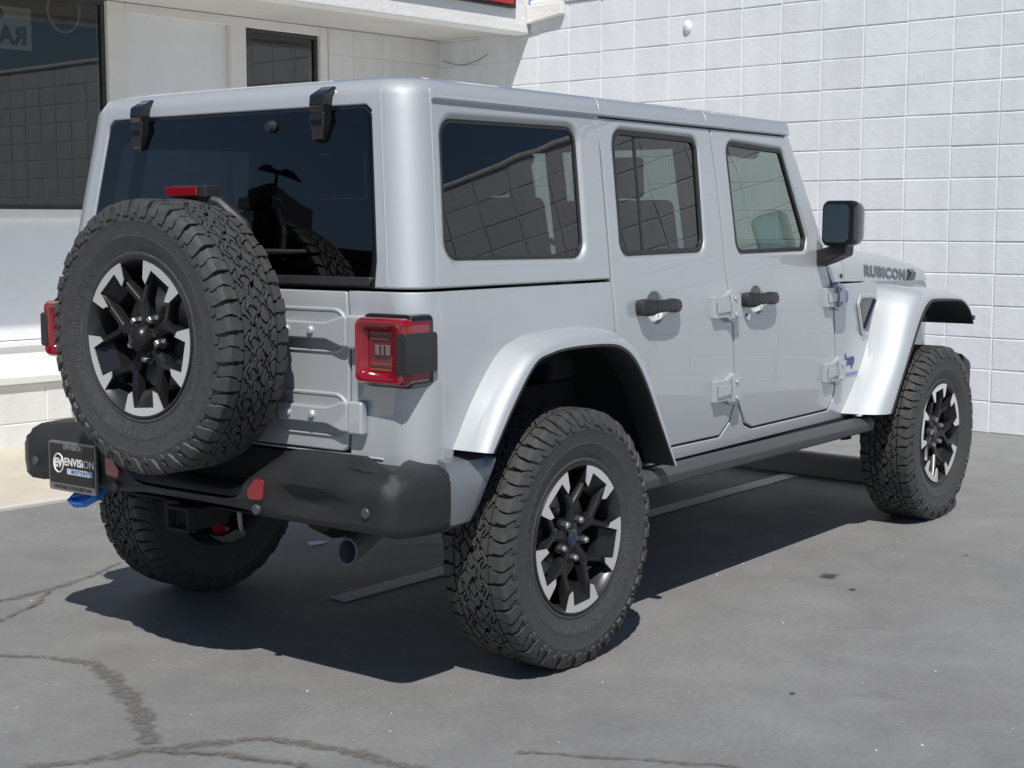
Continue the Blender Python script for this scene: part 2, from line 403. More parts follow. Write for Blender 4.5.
def sheet_strip(name, path, widths, mat, z, jitter=.0, kind='structure'):
    """ragged ground strip: tone attribute 1 in the middle, 0 at the rim"""
    pts = []
    for i in range(len(path)-1):
        k = max(2, int(math.dist(path[i], path[i+1])/.02))
        for j in range(k): pts.append((lerp(path[i][0], path[i+1][0], j/k)+random.uniform(-1, 1)*jitter, lerp(path[i][1], path[i+1][1], j/k)+random.uniform(-1, 1)*jitter, lerp(widths[i], widths[i+1], j/k)))
    pts.append((*path[-1], widths[-1]))
    for _ in range(2):
        pts = [pts[0]]+[tuple(.25*pts[i-1][q]+.5*pts[i][q]+.25*pts[i+1][q] for q in range(3)) for i in range(1, len(pts)-1)]+[pts[-1]]
    V, F, T = [], [], []; p1, p2 = random.uniform(0, 9), random.uniform(0, 9)
    for i, (x, y, w) in enumerate(pts):
        a, b = pts[max(i-1, 0)], pts[min(i+1, len(pts)-1)]; d = Vector((b[0]-a[0], b[1]-a[1])).normalized(); n = Vector((-d.y, d.x))
        for s, t in ((-1, 0), (-.45, 1), (.45, 1), (1, 0)):
            q = i*.02*(31 if s > 0 else 27)+(p1 if s > 0 else p2); ww = w*1.12*s*(1+.28*math.sin(q)+.2*math.sin(q*2.7+1)+.15*math.sin(q*6.1)); V.append((x+n.x*ww, y+n.y*ww, z)); T.append(t if 0 < i < len(pts)-1 else 0)
    for i in range(len(pts)-1):
        for q in range(3): F.append((i*4+q, i*4+4+q, i*4+5+q, i*4+1+q))
    me = bpy.data.meshes.new(name); me.from_pydata(V, [], F); me.materials.append(mat)
    ca = me.color_attributes.new('tone', 'FLOAT_COLOR', 'POINT')
    for k, t in enumerate(T): ca.data[k].color = (t, t, t, 1)
    return tag(link(name, me), kind=kind)
sheet_strip('pavement_crack', [(-1.25, .80), (-1.055, .628), (-.97, .46), (-.93, .30), (-1.0, .10), (-1.12, -.14), (-1.24, -.35), (-1.31, -.44)], [.012, .016, .02, .028, .034, .036, .034, .03], CRACK, .004, .010)
sheet_strip('pavement_crack', [(-1.62, -.30), (-1.50, -.40), (-1.33, -.47), (-1.20, -.56), (-1.09, -.64), (-1.04, -.79), (-1.02, -.92), (-1.0, -1.14), (-1.06, -1.5)], [.02, .024, .028, .026, .022, .024, .028, .022, .014], CRACK, .004, .010)
sheet_strip('pavement_crack', [(-1.33, -.48), (-1.24, -.66), (-1.17, -.86), (-1.16, -1.05)], [.02, .02, .018, .01], CRACK, .008, .010)
sheet_strip('pavement_crack', [(.05, 1.40), (-.2, 1.30), (-.42, 1.24), (-.66, 1.24), (-.86, 1.10), (-.98, 1.06)], [.01, .018, .022, .024, .02, .012], CRACK, .004, .010)
sheet_strip('pavement_crack', [(-.42, 1.24), (-.58, 1.10), (-.80, 1.0), (-1.0, .98)], [.012, .014, .012, .008], CRACK, .008, .010)
sheet_strip('pavement_crack', [(-.75, -1.25), (-.5, -1.75), (-.52, -2.3)], [.014, .012, .008], CRACK, .004, .008)
def oil(name, x, y, rx, ry, mat, z=.004):
    n = 26; V = [(x, y, z)]; F = []
    for i in range(n):
        a = 2*math.pi*i/n; k = random.uniform(.7, 1.15); V.append((x+rx*k*math.cos(a), y+ry*k*math.sin(a), z))
    for i in range(n): F.append((0, 1+i, 1+(i+1) % n))
    me = bpy.data.meshes.new(name); me.from_pydata(V, [], F); me.materials.append(mat)
    ca = me.color_attributes.new('tone', 'FLOAT_COLOR', 'POINT')
    for k in range(len(V)): t = 1. if k == 0 else 0.; ca.data[k].color = (t, t, t, 1)
    return tag(link(name, me), kind='structure')
OILM = wornmat('oil_stain', (.05, .05, .052), .25, .45, 14, useuv=True)
for (x, y, a, b) in [(1.60, -1.05, .06, .045), (1.45, -1.22, .025, .02), (.15, -1.62, .015, .012), (2.3, -1.35, .012, .012)]: oil('oil_stain', x, y, a, b, OILM)
# stall line painted on the asphalt
ln = MB(); ln.add([(.12, .20, .004), (3.68, .125, .004), (3.70, .225, .004), (.14, .30, .004)], [(0, 1, 2, 3)])
tag(ln.build('stall_line_and_sun_spot', PAINTLINE, smooth=False), kind='structure')
pf = MB(); pf.add([(.74, 1.0, .004), (.80, .985, .004), (.87, 1.005, .004), (.79, 1.065, .004)], [(0, 1, 2, 3)])  # small white patch colours in a spot of sunlight beside the car
tag(pf.build('stall_line_and_sun_spot', principled('sunlit_spot_white', (.8, .8, .78), .7), smooth=False), kind='structure')
# debris on the asphalt
GRIT = principled('pale_chip', (.6, .58, .52), .8)
db = MB()
for i in range(330):
    x, y = random.uniform(-2.4, 4.8), random.uniform(-3.2, 2.6); s = random.uniform(.0015, .0045)
    a = random.uniform(0, 6.28); c, d = math.cos(a)*s, math.sin(a)*s
    db.hexa([(x-c, y-d, .001), (x+d, y-c, .001), (x+c*1.3, y+d*1.3, .001), (x-d, y+c, .001)]+[(x-c*.6, y-d*.6, s), (x+d*.6, y-c*.6, s*.8), (x+c*.6, y+d*.6, s), (x-d*.6, y+c*.6, s*.7)])
tag(db.build('grit', GRIT, smooth=False), 'scattered pale grit on the grey asphalt', 'grit', kind='stuff')

# wheel stop in front of the front axle
ws = MB(); L = [[B(lerp(3.70, 3.86, k), yy, zz) for k, zz in ((0, 0), (.12, .10), (.3, .125), (.7, .125), (.88, .10), (1, 0))] for yy in (-.02, .3, .8, 1.3, 1.72)]
ws.loft(L); tag(ws.build('wheel_stop', CURBC, bevel=.012), 'low concrete wheel stop on the asphalt under the car nose', 'wheel stop')

# ---- block walls
def block_wall(name, org, du, nrm, ujoints, zjoints, label, tone=(.735, .765, .80), parent=None, jw=.0042):
    """org + du*u + z ; individually rounded painted blocks, recessed joints"""
    V, F, T = [], [], []
    org, du, nrm = Vector(org), Vector(du), Vector(nrm)
    def P(u, z, d): return org+du*u+Vector((0, 0, z))+nrm*d
    u0, u1, z0, z1 = ujoints[0], ujoints[-1], zjoints[0], zjoints[-1]
    b = 0
    V += [P(u0, z0, -.0055), P(u1, z0, -.0055), P(u1, z1, -.0055), P(u0, z1, -.0055)]; F.append((0, 1, 2, 3)); T += [[c*.97 for c in tone]]*4
    V += [P(u0, z0, -.2), P(u1, z0, -.2), P(u1, z1, -.2), P(u0, z1, -.2)]; T += [tone]*4
    F += [(7, 6, 5, 4), (0, 4, 5, 1), (1, 5, 6, 2), (2, 6, 7, 3), (3, 7, 4, 0)]
    for i in range(len(ujoints)-1):
        for j in range(len(zjoints)-1):
            a, c = ujoints[i]+random.uniform(.2, 1.1)*jw, ujoints[i+1]-random.uniform(.2, 1.1)*jw; e, h = zjoints[j]+random.uniform(.4, 1.25)*jw, zjoints[j+1]-random.uniform(.4, 1.25)*jw
            k = random.uniform(.968, 1.016); cc = [x*k for x in tone]; dd = [random.uniform(-.0022, .0022) for _ in range(4)]; s = len(V)
            bv = .0050
            for (q, d) in ((0, -.0055), (bv*.35, -.0025), (bv, 0)):
                for n_, (uu, zz) in enumerate(((a+q, e+q), (c-q, e+q), (c-q, h-q), (a+q, h-q))): V.append(P(uu, zz, d+(dd[n_] if d > -.005 else 0))); T.append(cc)
            for r_ in range(2):
                for n_ in range(4): F.append((s+r_*4+n_, s+r_*4+(n_+1) % 4, s+r_*4+4+(n_+1) % 4, s+r_*4+4+n_))
            F.append((s+8, s+9, s+10, s+11))
    me = bpy.data.meshes.new(name); me.from_pydata([tuple(p) for p in V], [], F); me.materials.append(BLOCK)
    ca = me.color_attributes.new('tone', 'FLOAT_COLOR', 'POINT')
    for k, t in enumerate(T): ca.data[k].color = (*t, 1)
    bm = bmesh.new(); bm.from_mesh(me); bmesh.ops.recalc_face_normals(bm, faces=bm.faces); bm.to_mesh(me); bm.free()
    o = link(name, me, parent)
    if label: tag(o, label, 'wall')
    return o
BW, BH = .3363, .2132
yj = [2.767-.3363*i for i in range(48)]; ys = [2.767+BW*k for k in range(8, 0, -1)]
ally = [5.75]+ys+yj                                      # descending along the wall, away from the shop
uj = [5.75-y for y in ally]
zj = [-.0025+BH*k for k in range(0, 16)]
bwall = block_wall('block_wall', B(XW, 5.75, 0), -EY, -EX, uj, zj, 'tall white painted concrete block wall behind the silver car')
cp = MB(); z0 = zj[-1]+.002
yend = ally[-1]
cp.hexa([B(XW-.02, yend, z0), B(XW+.24, yend, z0), B(XW+.24, 4.53, z0), B(XW-.02, 4.53, z0), B(XW-.02, yend, z0+.045), B(XW+.24, yend, z0+.045), B(XW+.24, 4.53, z0+.045), B(XW-.02, 4.53, z0+.045)])
cp.build('wall_cap', STUCCO, bwall, bevel=.015)
ct = MB(); ct.hexa([B(XW-.06, 4.15, z0-.10), B(XW-.003, 4.15, z0-.10), B(XW-.003, 4.53, z0-.15), B(XW-.06, 4.53, z0-.15), B(XW-.06, 4.15, z0-.002), B(XW-.003, 4.15, z0-.002), B(XW-.003, 4.53, z0-.002), B(XW-.06, 4.53, z0-.002)]); ct.build('gutter_end', STUCCO, bwall, bevel=.01)
# filled conduit hole: a smooth plastered bump
bp_ = MB(); bp_.lathe([(.004, .026), (.022, .023), (.036, .012), (.042, 0)], 20, lambda a, b, c: tuple(EX*(XW-c)+EY*(2.93+a)+Vector((0, 0, 2.89+b*1.25))))
bp_.build('wall_knob', STUCCO, bwall)
cw = MB(); cw.tube([B(XW-.02, 5.55-.06*k, 2.82-.06*math.sin(k/9*3.1)+.02*k/9) for k in range(10)], .0035, 6); cw.build('wall_cable', GREYPL, bwall)

# ---- shop on the left
shop = bpy.data.objects.new('shop_building', None); COL.objects.link(shop)
tag(shop, 'white shop front with dark windows, roof overhang and low block planter wall', 'building')
def bbox(mb, x0, x1, y0, y1, z0, z1, m=0):
    return mb.hexa([B(x0, y0, z0), B(x1, y0, z0), B(x1, y1, z0), B(x0, y1, z0), B(x0, y0, z1), B(x1, y0, z1), B(x1, y1, z1), B(x0, y1, z1)], m)
YP = 5.66; ZS = 3.0
# roof overhang: fascia, soffit
f_ = MB(); bbox(f_, -2.3, XW-.004, 4.54, 4.70, ZS-.035, 3.75); f_.build('fascia', STUCCO, shop, bevel=.02, seg=3)
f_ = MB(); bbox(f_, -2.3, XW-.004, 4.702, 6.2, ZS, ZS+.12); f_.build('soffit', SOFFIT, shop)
f_ = MB(); bbox(f_, -2.3, XW-.004, 4.702, 12, ZS+.125, ZS+.3); f_.build('roof', STUCCO, shop)
# block return under the overhang
block_wall('block_return', B(4.745, 5.62, 0), EX, -EY, [0, .27]+[.27+BW*k for k in range(1, 4)], [z+.02 for z in zj[:-2]]+[ZS-.003], None, parent=shop, tone=(.76, .76, .755))
# planter wall of blocks with ledges
block_wall('planter_wall', B(-2.3, 4.58, 0), EX, -EY, [BW*k+.06 for k in range(0, 25)], [.0, .16, .405], None, parent=shop, tone=(.80, .80, .79))
f_ = MB(); bbox(f_, -2.3, XW-.01, 4.55, 5.598, .408, .455); f_.build('ledge', TRIM, shop, bevel=.006)
f_ = MB(); bbox(f_, -2.3, XW-.01, 5.60, YP+.01, .40, .545); f_.build('upstand', TRIM, shop, bevel=.004)
f_ = MB(); bbox(f_, -2.3, XW-.01, 5.575, YP, .547, .585); f_.build('ledge', TRIM, shop, bevel=.006)
f_ = MB(); bbox(f_, -2.3, 4.74, YP, YP+.1, .59, 1.44); f_.build('wall_panel', WALLP, shop)
f_ = MB(); bbox(f_, -2.3, 4.74, YP-.05, YP+.14, 1.442, 1.50); f_.build('window_sill', TRIM, shop, bevel=.006)
def xs_at(px_x): return px_x
f_ = MB(); bbox(f_, 2.66, 2.81, YP-.03, YP+.12, 1.502, ZS-.004); f_.build('window_post', TRIM, shop, bevel=.006)
f_ = MB(); bbox(f_, 2.812, 3.755, YP+.02, YP+.1, 1.502, ZS-.004); f_.build('wall_panel', WALLP, shop)
f_ = MB(); bbox(f_, 3.757, 3.905, YP-.03, YP+.12, 1.502, ZS-.004); f_.build('window_post', TRIM, shop, bevel=.006)
f_ = MB(); bbox(f_, 4.66, 4.742, YP-.03, YP+.12, 1.502, ZS-.004); f_.build('window_post', TRIM, shop, bevel=.006)
f_ = MB(); bbox(f_, 2.812, 4.66, YP-.028, YP+.02, ZS-.075, ZS-.004); f_.build('head_trim', TRIM, shop, bevel=.005)
def shop_window(x0, x1, z0, z1):
    fr = MB(); t = .028
    bbox(fr, x0, x1, YP+.005, YP+.05, z0, z0+t); bbox(fr, x0, x1, YP+.005, YP+.05, z1-t, z1)
    bbox(fr, x0, x0+t, YP+.005, YP+.05, z0+t, z1-t); bbox(fr, x1-t, x1, YP+.005, YP+.05, z0+t, z1-t)
    w = fr.build('shop_window', ALUF, shop)
    gl = MB(); bbox(gl, x0+t, x1-t, YP+.025, YP+.031, z0+t, z1-t); gl.build('pane', SHOPG, w); return w
w0 = shop_window(-1.9, 2.658, 1.503, ZS-.006)
shop_window(3.907, 4.658, 1.503, ZS-.08)
rm = MB(); bbox(rm, -2.3, XW-.1, 9.5, 9.6, 0, ZS); bbox(rm, -2.3, -2.2, YP+.15, 9.5, 0, ZS); bbox(rm, XW-.2, XW-.1, YP+.2, 9.5, .03, ZS-.03); bbox(rm, -2.2, XW-.1, YP+.2, 9.5, .016, .03); bbox(rm, -2.2, XW-.1, YP+.2, 9.5, ZS-.03, ZS-.003)
rm.build('room_shell', DARKROOM, shop)
# sign and ring reflections built as solid pieces behind the big pane, letters backwards
ps = MB(); bbox(ps, 1.42, 2.12, YP+.085, YP+.095, 2.60, 2.89)
board = ps.build('reflected_sign_board', SIGNW); tag(board, 'white poster with backwards black letters standing in for a sign reflected in the big shop window', 'board')
pt_ = MB(); put_text(pt_, 'RAM', lambda a, b, c: B(1.91-a, YP+.081-c, 2.69+b), .17, .006, .002)
pt_.build('lettering', SIGNK, board)
em = MB(); em.add([B(1.80+dx, YP+.081, 2.80+dz) for dx, dz in ((-.06, .07), (.10, .07), (.12, .03), (.06, -.02), (-.02, -.02), (-.08, .03))], [(0, 1, 2, 3, 4, 5)]); em.build('emblem', SIGNK, board)
rg = MB(); rg.tube([B(2.38+.125*math.cos(a*math.pi/18), YP+.09, 2.90+.145*math.sin(a*math.pi/18)) for a in range(37)], .009, 8)
tag(rg.build('ring_reflection', SIGNW), 'thin pale ring standing in for a reflection in the big shop window beside the poster', 'ring')
# sign on the fascia
sg_ = MB(); bbox(sg_, 3.3, 5.80, 4.50, 4.537, 3.155, 3.52); sgo = sg_.build('fascia_sign', SIGNK, bevel=.004); tag(sgo, 'black framed sign with red panels on the white fascia, cut by the picture top', 'sign')
s2 = MB(); bbox(s2, 5.44, 5.765, 4.492, 4.499, 3.185, 3.49); bbox(s2, 3.4, 5.25, 4.492, 4.499, 3.23, 3.49); s2.build('sign_panel', SIGNR, sgo)
s3 = MB(); bbox(s3, 5.25, 5.43, 4.490, 4.499, 3.18, 3.2); s3.build('sign_trim', ALU, sgo)

# ---- things across the lot, seen only as reflections in the glass
def far_house(x0, x1, y0, y1, h, mat, label):
    t = MB(); t.box((x0, y0, 0), (x1, y1, h)); t.box((x0-.3, y0-.3, h+.003), (x1+.3, y1+.3, h+.5))
    o = t.build('distant_building', mat); tag(o, label, 'building')
    for k in range(6):
        d = MB()
        yy = lerp(y0, y1, (k+.5)/6); d.box((x1+.01, yy-1, .9), (x1+.05, yy+1, h-1))
        d.build('window', GLOSSB, o)
    return o
far_house(-66, -40, 26, 64, 10.2, plaster('dark_stucco', (.035, .036, .040), .1, 4), 'long flat roofed dark building across the street')
fh = MB(); fh.box((-45.5, 41, 10.7), (-41, 44.2, 13.6)); tag(fh.build('roof_tower', plaster('dark_tower', (.03, .03, .035), .1, 4), bevel=.1), 'dark square tower above the long building across the street', 'tower')
lp = MB(); Lx, Ly = -18.2, 17.6
lp.tube([(Lx, Ly, 0), (Lx, Ly, 7.0)], [.10, .06], 10); lp.tube([(Lx-.3, Ly-.3, 7.0), (Lx+.3, Ly+.3, 7.0)], .05, 8)
for k in (-1, 1): lp.loft([[(Lx+k*.28+dx*.9-.0, Ly+k*.28+dx*.9, 6.95+dz) for dx, dz in ((-.32, 0), (-.1, .12), (.1, .12), (.32, 0))], [(Lx+k*.28+dx*.9+.15, Ly+k*.28+dx*.9-.15, 6.95+dz) for dx, dz in ((-.32, 0), (-.1, .12), (.1, .12), (.32, 0))]])
tag(lp.build('street_lamp', GLOSSB), 'twin headed dark lamp post across the street', 'street lamp')

# ================================================================== THE CAR
car = bpy.data.objects.new('off_road_car', None); COL.objects.link(car)
tag(car, 'silver four door off road car with tailgate spare wheel parked on the asphalt', 'car')
RC = .10; LA = math.pi/2*RC; W0 = 1.4
def hw(x): return interp(x, [-.7, .3, 2.0, 2.3, 2.7], [.833, .829, .799, .788, .768])
# slope table of the side in z (how fast it leans in)
_zs = [i*.01 for i in range(40, 230)]
def _sl(z): return interp(z, [.4, .68, .74, 1.06, 1.12, 1.17, 1.21, 1.30, 1.9], [-.14, -.10, -.03, .02, .12, .15, .145, .155, .165])
_tt = []; _a = 0
for z in _zs: _tt.append(_a); _a += _sl(z)*.01
_k0 = _tt[74]
def tum(z):
    z = max(.4, min(2.28, z)); i = int((z-.4)/.01); i = min(i, len(_tt)-2); return lerp(_tt[i], _tt[i+1], (z-_zs[i])/.01)-_k0
def Xr(z): return -.645+(max(0, z-1.20)*.13 if z < 1.9 else 0)
ZT = 1.765; RT = .07
def prof(v):
    if v <= ZT: return tum(v), v, 0
    ph = min((v-ZT)/RT, math.pi/2); i = RT*(1-math.cos(ph)); return tum(ZT)+i, ZT+RT*math.sin(ph), i
def surf(s, v):
    ins, z, roll = prof(v)
    if s < -LA-W0/2:
        x, y, z = surf(-(2*LA+W0)-s, v); return (x, -y, z)
    xr = Xr(min(v, ZT))+roll*.95
    h0 = hw(xr+RC)-ins
    if s >= 0: x = xr+RC+s; return (x, -(hw(x)-ins), z)
    if s >= -LA:
        a = -s/RC; return (xr+RC-RC*math.sin(a), -(h0-RC)-RC*math.cos(a), z)
    t = (-LA-s)/W0; y = -(h0-RC)+t*2*(h0-RC)
    return (xr-.016*(1-(y/(h0-RC))**2), y, z)
def S(x, z): return (x+max(0, min(z, ZT)-1.22)*.045-(Xr(z)+RC), z)                      # side feature -> (s,v)
def T(y, z):                                               # rear feature -> (s,v)
    h0 = hw(Xr(z)+RC)-tum(z); return (-LA-W0*(y+(h0-RC))/(2*(h0-RC)), z)
SM = -(2*LA+W0)
def mir(L): return [(SM-s, v) for s, v in L]
def SP(pts): return [S(*p) for p in pts]

# --- hardtop with quarter window and rear glass openings
VT = ZT+RT*math.pi/2*.999
quarter = rpoly(SP([(-.487, 1.302), (.226, 1.296), (.247, 1.722), (-.452, 1.714)]), .055)
rear_open = [T(-.663, 1.25), T(-.592, 1.742), T(.592, 1.742), T(.663, 1.25)]
xd = .372
top_out = SP([(xd-.012, 1.2215), (xd, 1.62), (xd+.012, 1.765)])+[(S(xd+.012, 1.765)[0], VT)]
top_out = top_out+[(SM-s, v) for s, v in reversed(top_out)]
rg_r = [T(-.666, 1.2215), T(-.666, 1.30), T(-.600, 1.735), T(-.578, 1.752)]
rg_l = [T(.578, 1.752), T(.600, 1.735), T(.666, 1.30), T(.666, 1.2215)]
top_out = top_out+rg_l[::-1]+rg_r[::-1]
hardtop = panel('hardtop', top_out, [quarter, mir(quarter)], surf, PAINT, car, r=.006, hr=.030, hd=.014, hdepth=.03, grid=.05)
# roof skins
def roof_surf(x, y):
    zz = ZT+RT
    k = max(0, min(1, (x-xr0)/.28)); k = k*k*(3-2*k)
    return (x, y, zz+.030*k*(1-(min(abs(y), .68)/.68)**2.4)-max(0, x-1.45)**2*.10)
def roof_edge(x): return hw(x)-tum(ZT)-RT
xr0 = Xr(ZT)+RT*.95
def roof_loop(x0, x1, rearround):
    L = []
    n = 14
    xs = [lerp(x0, x1, i/n) for i in range(n+1)]
    if rearround:
        h0 = hw(xr0+RC)-tum(ZT)-RT; r0 = RC
        L = [(xr0+r0-r0*math.sin(a), -(h0-r0)-r0*math.cos(a)) for a in [math.pi/2*(1-i/8) for i in range(9)]]
        for i in range(1, 12):
            pass
        xs = [x for x in xs if x > xr0+r0+.02]
    R_ = L+[(x, -roof_edge(x)) for x in xs]
    rearpts = []
    if rearround:
        h0 = hw(xr0+RC)-tum(ZT)-RT
        rearpts = [(xr0-.016*(1-(y/(h0-RC))**2), y) for y in [lerp(h0-RC, -(h0-RC), (i+1)/12) for i in range(11)]]
    return R_+[(x, -y) for x, y in reversed(R_)]+rearpts
panel('roof', roof_loop(-.6, 1.125, True), [], roof_surf, PAINT, hardtop, r=.002, depth=.02, grid=.09)
front_top = panel('front_roof_panel', roof_loop(1.133, 1.84, False), [], roof_surf, PAINT, car, r=.010, depth=.03, grid=.09)
# roof edge beside the doors (rolled side rail)
def rail_panel(x0, x1, parent, name):
    a = S(x0, ZT)[0]; b = S(x1, ZT)[0]
    for m in (False, True):
        L = [(a, 1.768), (b, 1.768), (b, VT), (a, VT)]
        panel(name, mir(L) if m else L, [], surf, PAINT, parent, r=.004, grid=.06)
rail_panel(xd+.018, 1.125, hardtop, 'roof_rail'); rail_panel(1.133, 1.84, front_top, 'roof_rail')
for sgn in (-1, 1):                                        # rain gutter lips
    gm = MB(); loops = []
    for i in range(30):
        x = lerp(-.47, 1.80, i/29); y = hw(x)-tum(1.772)
        loops.append([(x, sgn*(y-.004), 1.764), (x, sgn*(y+.009), 1.766), (x, sgn*(y+.012), 1.772), (x, sgn*(y+.006), 1.780), (x, sgn*(y-.006), 1.784)])
    gm.loft(loops); gm.build('rain_gutter', PAINT, hardtop)
# window glass helper
def glass(name, loop, mat, parent, off=-.014, grow=.004, sf=surf):
    return panel(name, offset(ccw(loop), grow), [], sf, mat, parent, r=.001, depth=.004, off=off, grid=.09)
def seal(name, loop, w, mat, parent, off=-.006, grow=.001, sf=surf):
    L = resample(ccw(loop), .03); return panel(name, offset(L, grow), [offset(L, -w)], sf, mat, parent, r=.001, depth=.014, hr=.002, hd=.003, hdepth=.014, off=off, grid=.2)
for m in (False, True):
    q = mir(quarter) if m else quarter
    qs = seal('window_seal', q, .010, PLASTIC, hardtop, off=-.011); glass('quarter_window', q, TINT, hardtop, off=-.016)
# --- rear glass
rglass = [T(-.650, 1.232), T(-.655, 1.30), T(-.592, 1.722), T(-.570, 1.742), T(.570, 1.742), T(.592, 1.722), T(.655, 1.30), T(.650, 1.232)]
rear = panel('rear_window', rglass, [], surf, REARG, car, r=.002, depth=.005, off=.0, grid=.08)
bar = [T(-.650, 1.226), T(-.655, 1.252), T(.655, 1.252), T(.650, 1.226)]
panel('window_bar', bar, [], surf, PLASTIC, rear, r=.003, depth=.02, off=.005)
frm = offset(ccw(rglass), .010); panel('window_surround', frm, [offset(ccw(rglass), -.022)], surf, GLOSSB, rear, r=.002, depth=.01, hr=.001, hd=.001, hdepth=.004, off=-.006, grid=.3)
# knob, wiper
k_ = MB(); px, py, pz = surf(*T(-.205, 1.70)); k_.lathe([(.002, .02), (.014, .018), (.018, .006), (.02, -.002)], 14, lambda a, b, c: (px-c, py+a, pz+b)); k_.build('washer_nozzle', PLASTIC, rear)
wp_ = MB(); wp_.tube([(-.675, -.12, 1.315), (-.69, -.28, 1.322), (-.672, -.42, 1.325)], [.012, .009, .005], 8); wp_.build('wiper_arm', PLASTIC, rear)
for yy in (-.415, .415):                                    # glass hinges
    h_ = MB(); secs = []
    for (z, w, d, dx) in ((1.812, .034, .024, .012), (1.785, .036, .042, 0), (1.755, .034, .046, 0), (1.735, .030, .036, 0), (1.715, .036, .040, 0), (1.690, .030, .034, 0), (1.655, .024, .026, 0), (1.645, .018, .016, 0)):
        x0 = Xr(min(z, ZT))+(.03 if z > 1.79 else 0); secs.append([(x0+.02, yy-w, z), (x0-d, yy-w*.85, z), (x0-d, yy+w*.85, z), (x0+.02, yy+w, z)])
    h_.loft(secs); h_.build('glass_hinge', GLOSSB, rear, bevel=.006, angle=40)

# --- tub (lower rear body), right and left
def arch(pts): return pts
A_IN = [(-.50, .75), (-.405, .895), (-.29, 1.015), (-.20, 1.055), (-.10, 1.072), (.14, 1.077), (.28, 1.06), (.38, 1.0), (.46, .88), (.555, .70), (.63, .56)]
A_OUT = [(-.445, .742), (-.34, .880), (-.242, .985), (-.16, 1.010), (-.044, 1.020), (.135, 1.016), (.225, 1.000), (.30, .955), (.37, .875), (.46, .735), (.56, .575)]
def arch_cut(ins):                                          # follows the flare a little inside of its root
    return [(lerp(a[0], b[0], ins), lerp(a[1], b[1], ins)) for a, b in zip(A_IN, A_OUT)]
cut = arch_cut(.25)
belt = 1.2125
seam = .564
tub_out = [T(-seam-.006, .70), (S(-.50, .70)[0], .70)]+SP([cut[0]]+[c for c in cut[1:7]]+[(.362, .985), (.362, belt)])+[(0, belt), (-LA, belt), T(-seam-.006, belt)]
body = panel('body_tub', tub_out, [], surf, PAINT, car, r=.005, depth=.03, grid=.05)
panel('body_side', mir(tub_out), [], surf, PAINT, body, r=.005, depth=.03, grid=.05)
# sill, cowl side
sill_out = SP([(.60, .550), (2.62, .550), (2.66, .70), (2.62, 1.14), (2.125, 1.145), (2.112, 1.126), (2.158, .80), (2.163, .68), (2.155, .635), (2.112, .597), (1.395, .598), (1.325, .622), (1.243, .73), (1.225, .70), (1.205, .645), (1.135, .594), (.66, .600)])
for m in (False, True): panel('sill_panel', mir(sill_out) if m else sill_out, [], surf, PAINT, body, r=.004, depth=.03, grid=.05)
# --- tailgate
tg_out = rpoly([T(-seam, .735), T(-seam, belt-.002), T(seam, belt-.002), T(seam, .735)], [.03, .008, .008, .03], 5)
tailgate = panel('tailgate', tg_out, [], surf, PAINT, car, r=.006, depth=.03, grid=.06)
pn = MB(); pn.box((-.652, -.70, .722), (-.60, .70, .73)); pn.build('rear_sill', PAINT, body, bevel=.004)
def PR(y, z, d): x0 = surf(*T(max(-.68, min(.68, y)), z))[0]; return (x0-d, y, z)
def tail_hinge(zc, parent):
    pl = MB()
    strap = [(-.30, zc-.026), (-.50, zc-.026), (-.56, zc-.045), (-.585, zc-.045), (-.585, zc+.045), (-.56, zc+.045), (-.50, zc+.026), (-.30, zc+.026)]
    pl.prism(strap, PR, 0, .026); h = pl.build('tailgate_hinge', PAINT, parent, bevel=.007, seg=3)
    kn = MB(); kn.prism([(-.587, zc-.05), (-.645, zc-.05), (-.645, zc+.05), (-.587, zc+.05)], PR, .001, .032); kn.build('hinge_knuckle', PAINT, h, bevel=.010, seg=3)
    for yy in (-.345, -.445):
        bl = MB(); bl.lathe([(.001, .036), (.009, .035), (.013, .030), (.013, .024)], 12, lambda a, b, c, yy=yy: PR(yy+a, zc+b, c))
        bl.build('bolt', PAINT, h)
    rb = MB(); loop = rpoly([(-.26, zc-.062), (-.565, zc-.062), (-.565, zc+.062), (-.26, zc+.062)], .05, 6); loop.append(loop[0])
    rb.tube([PR(a, b, .0) for a, b in loop], .006, 8); rb.build('stamped_rim', PAINT, parent)
    bk = MB(); bk.prism(rpoly([(-.268, zc-.056), (-.562, zc-.056), (-.562, zc+.056), (-.268, zc+.056)], .045, 6), PR, .0005, .002); bk.build('stamped_recess', principled('recess_shade_paint', (.37, .39, .41), .56, .28, 1.0, .02), parent)  # darker copy of the silver puts the recess shade into the colour
tail_hinge(1.093, tailgate); tail_hinge(.842, tailgate)

# --- doors
rdoor = SP([(.375, 1.75), (.385, 1.62), (.370, 1.216), (.372, 1.03), (.405, .985), (.475, .87), (.565, .70), (.62, .608), (1.128, .603), (1.198, .652), (1.222, .72), (1.220, .80), (1.197, 1.0), (1.168, 1.216), (1.165, 1.57), (1.150, 1.762), (.377, 1.762)])
rwin = rpoly(SP([(.448, 1.298), (1.026, 1.303), (1.053, 1.722), (.464, 1.728)]), [.05, .05, .05, .06])
fdoor = SP([(1.158, 1.762), (1.173, 1.57), (1.176, 1.216), (1.205, 1.0), (1.232, .80), (1.250, .735), (1.335, .630), (1.398, .606), (2.104, .605), (2.147, .64), (2.153, .68), (2.148, .80), (2.10, 1.126), (2.078, 1.20), (2.022, 1.335), (1.815, 1.762)])
fwin = rpoly(SP([(1.282, 1.292), (1.878, 1.295), (1.905, 1.345), (1.757, 1.706), (1.275, 1.722)]), [.05, .03, .03, .04, .05])
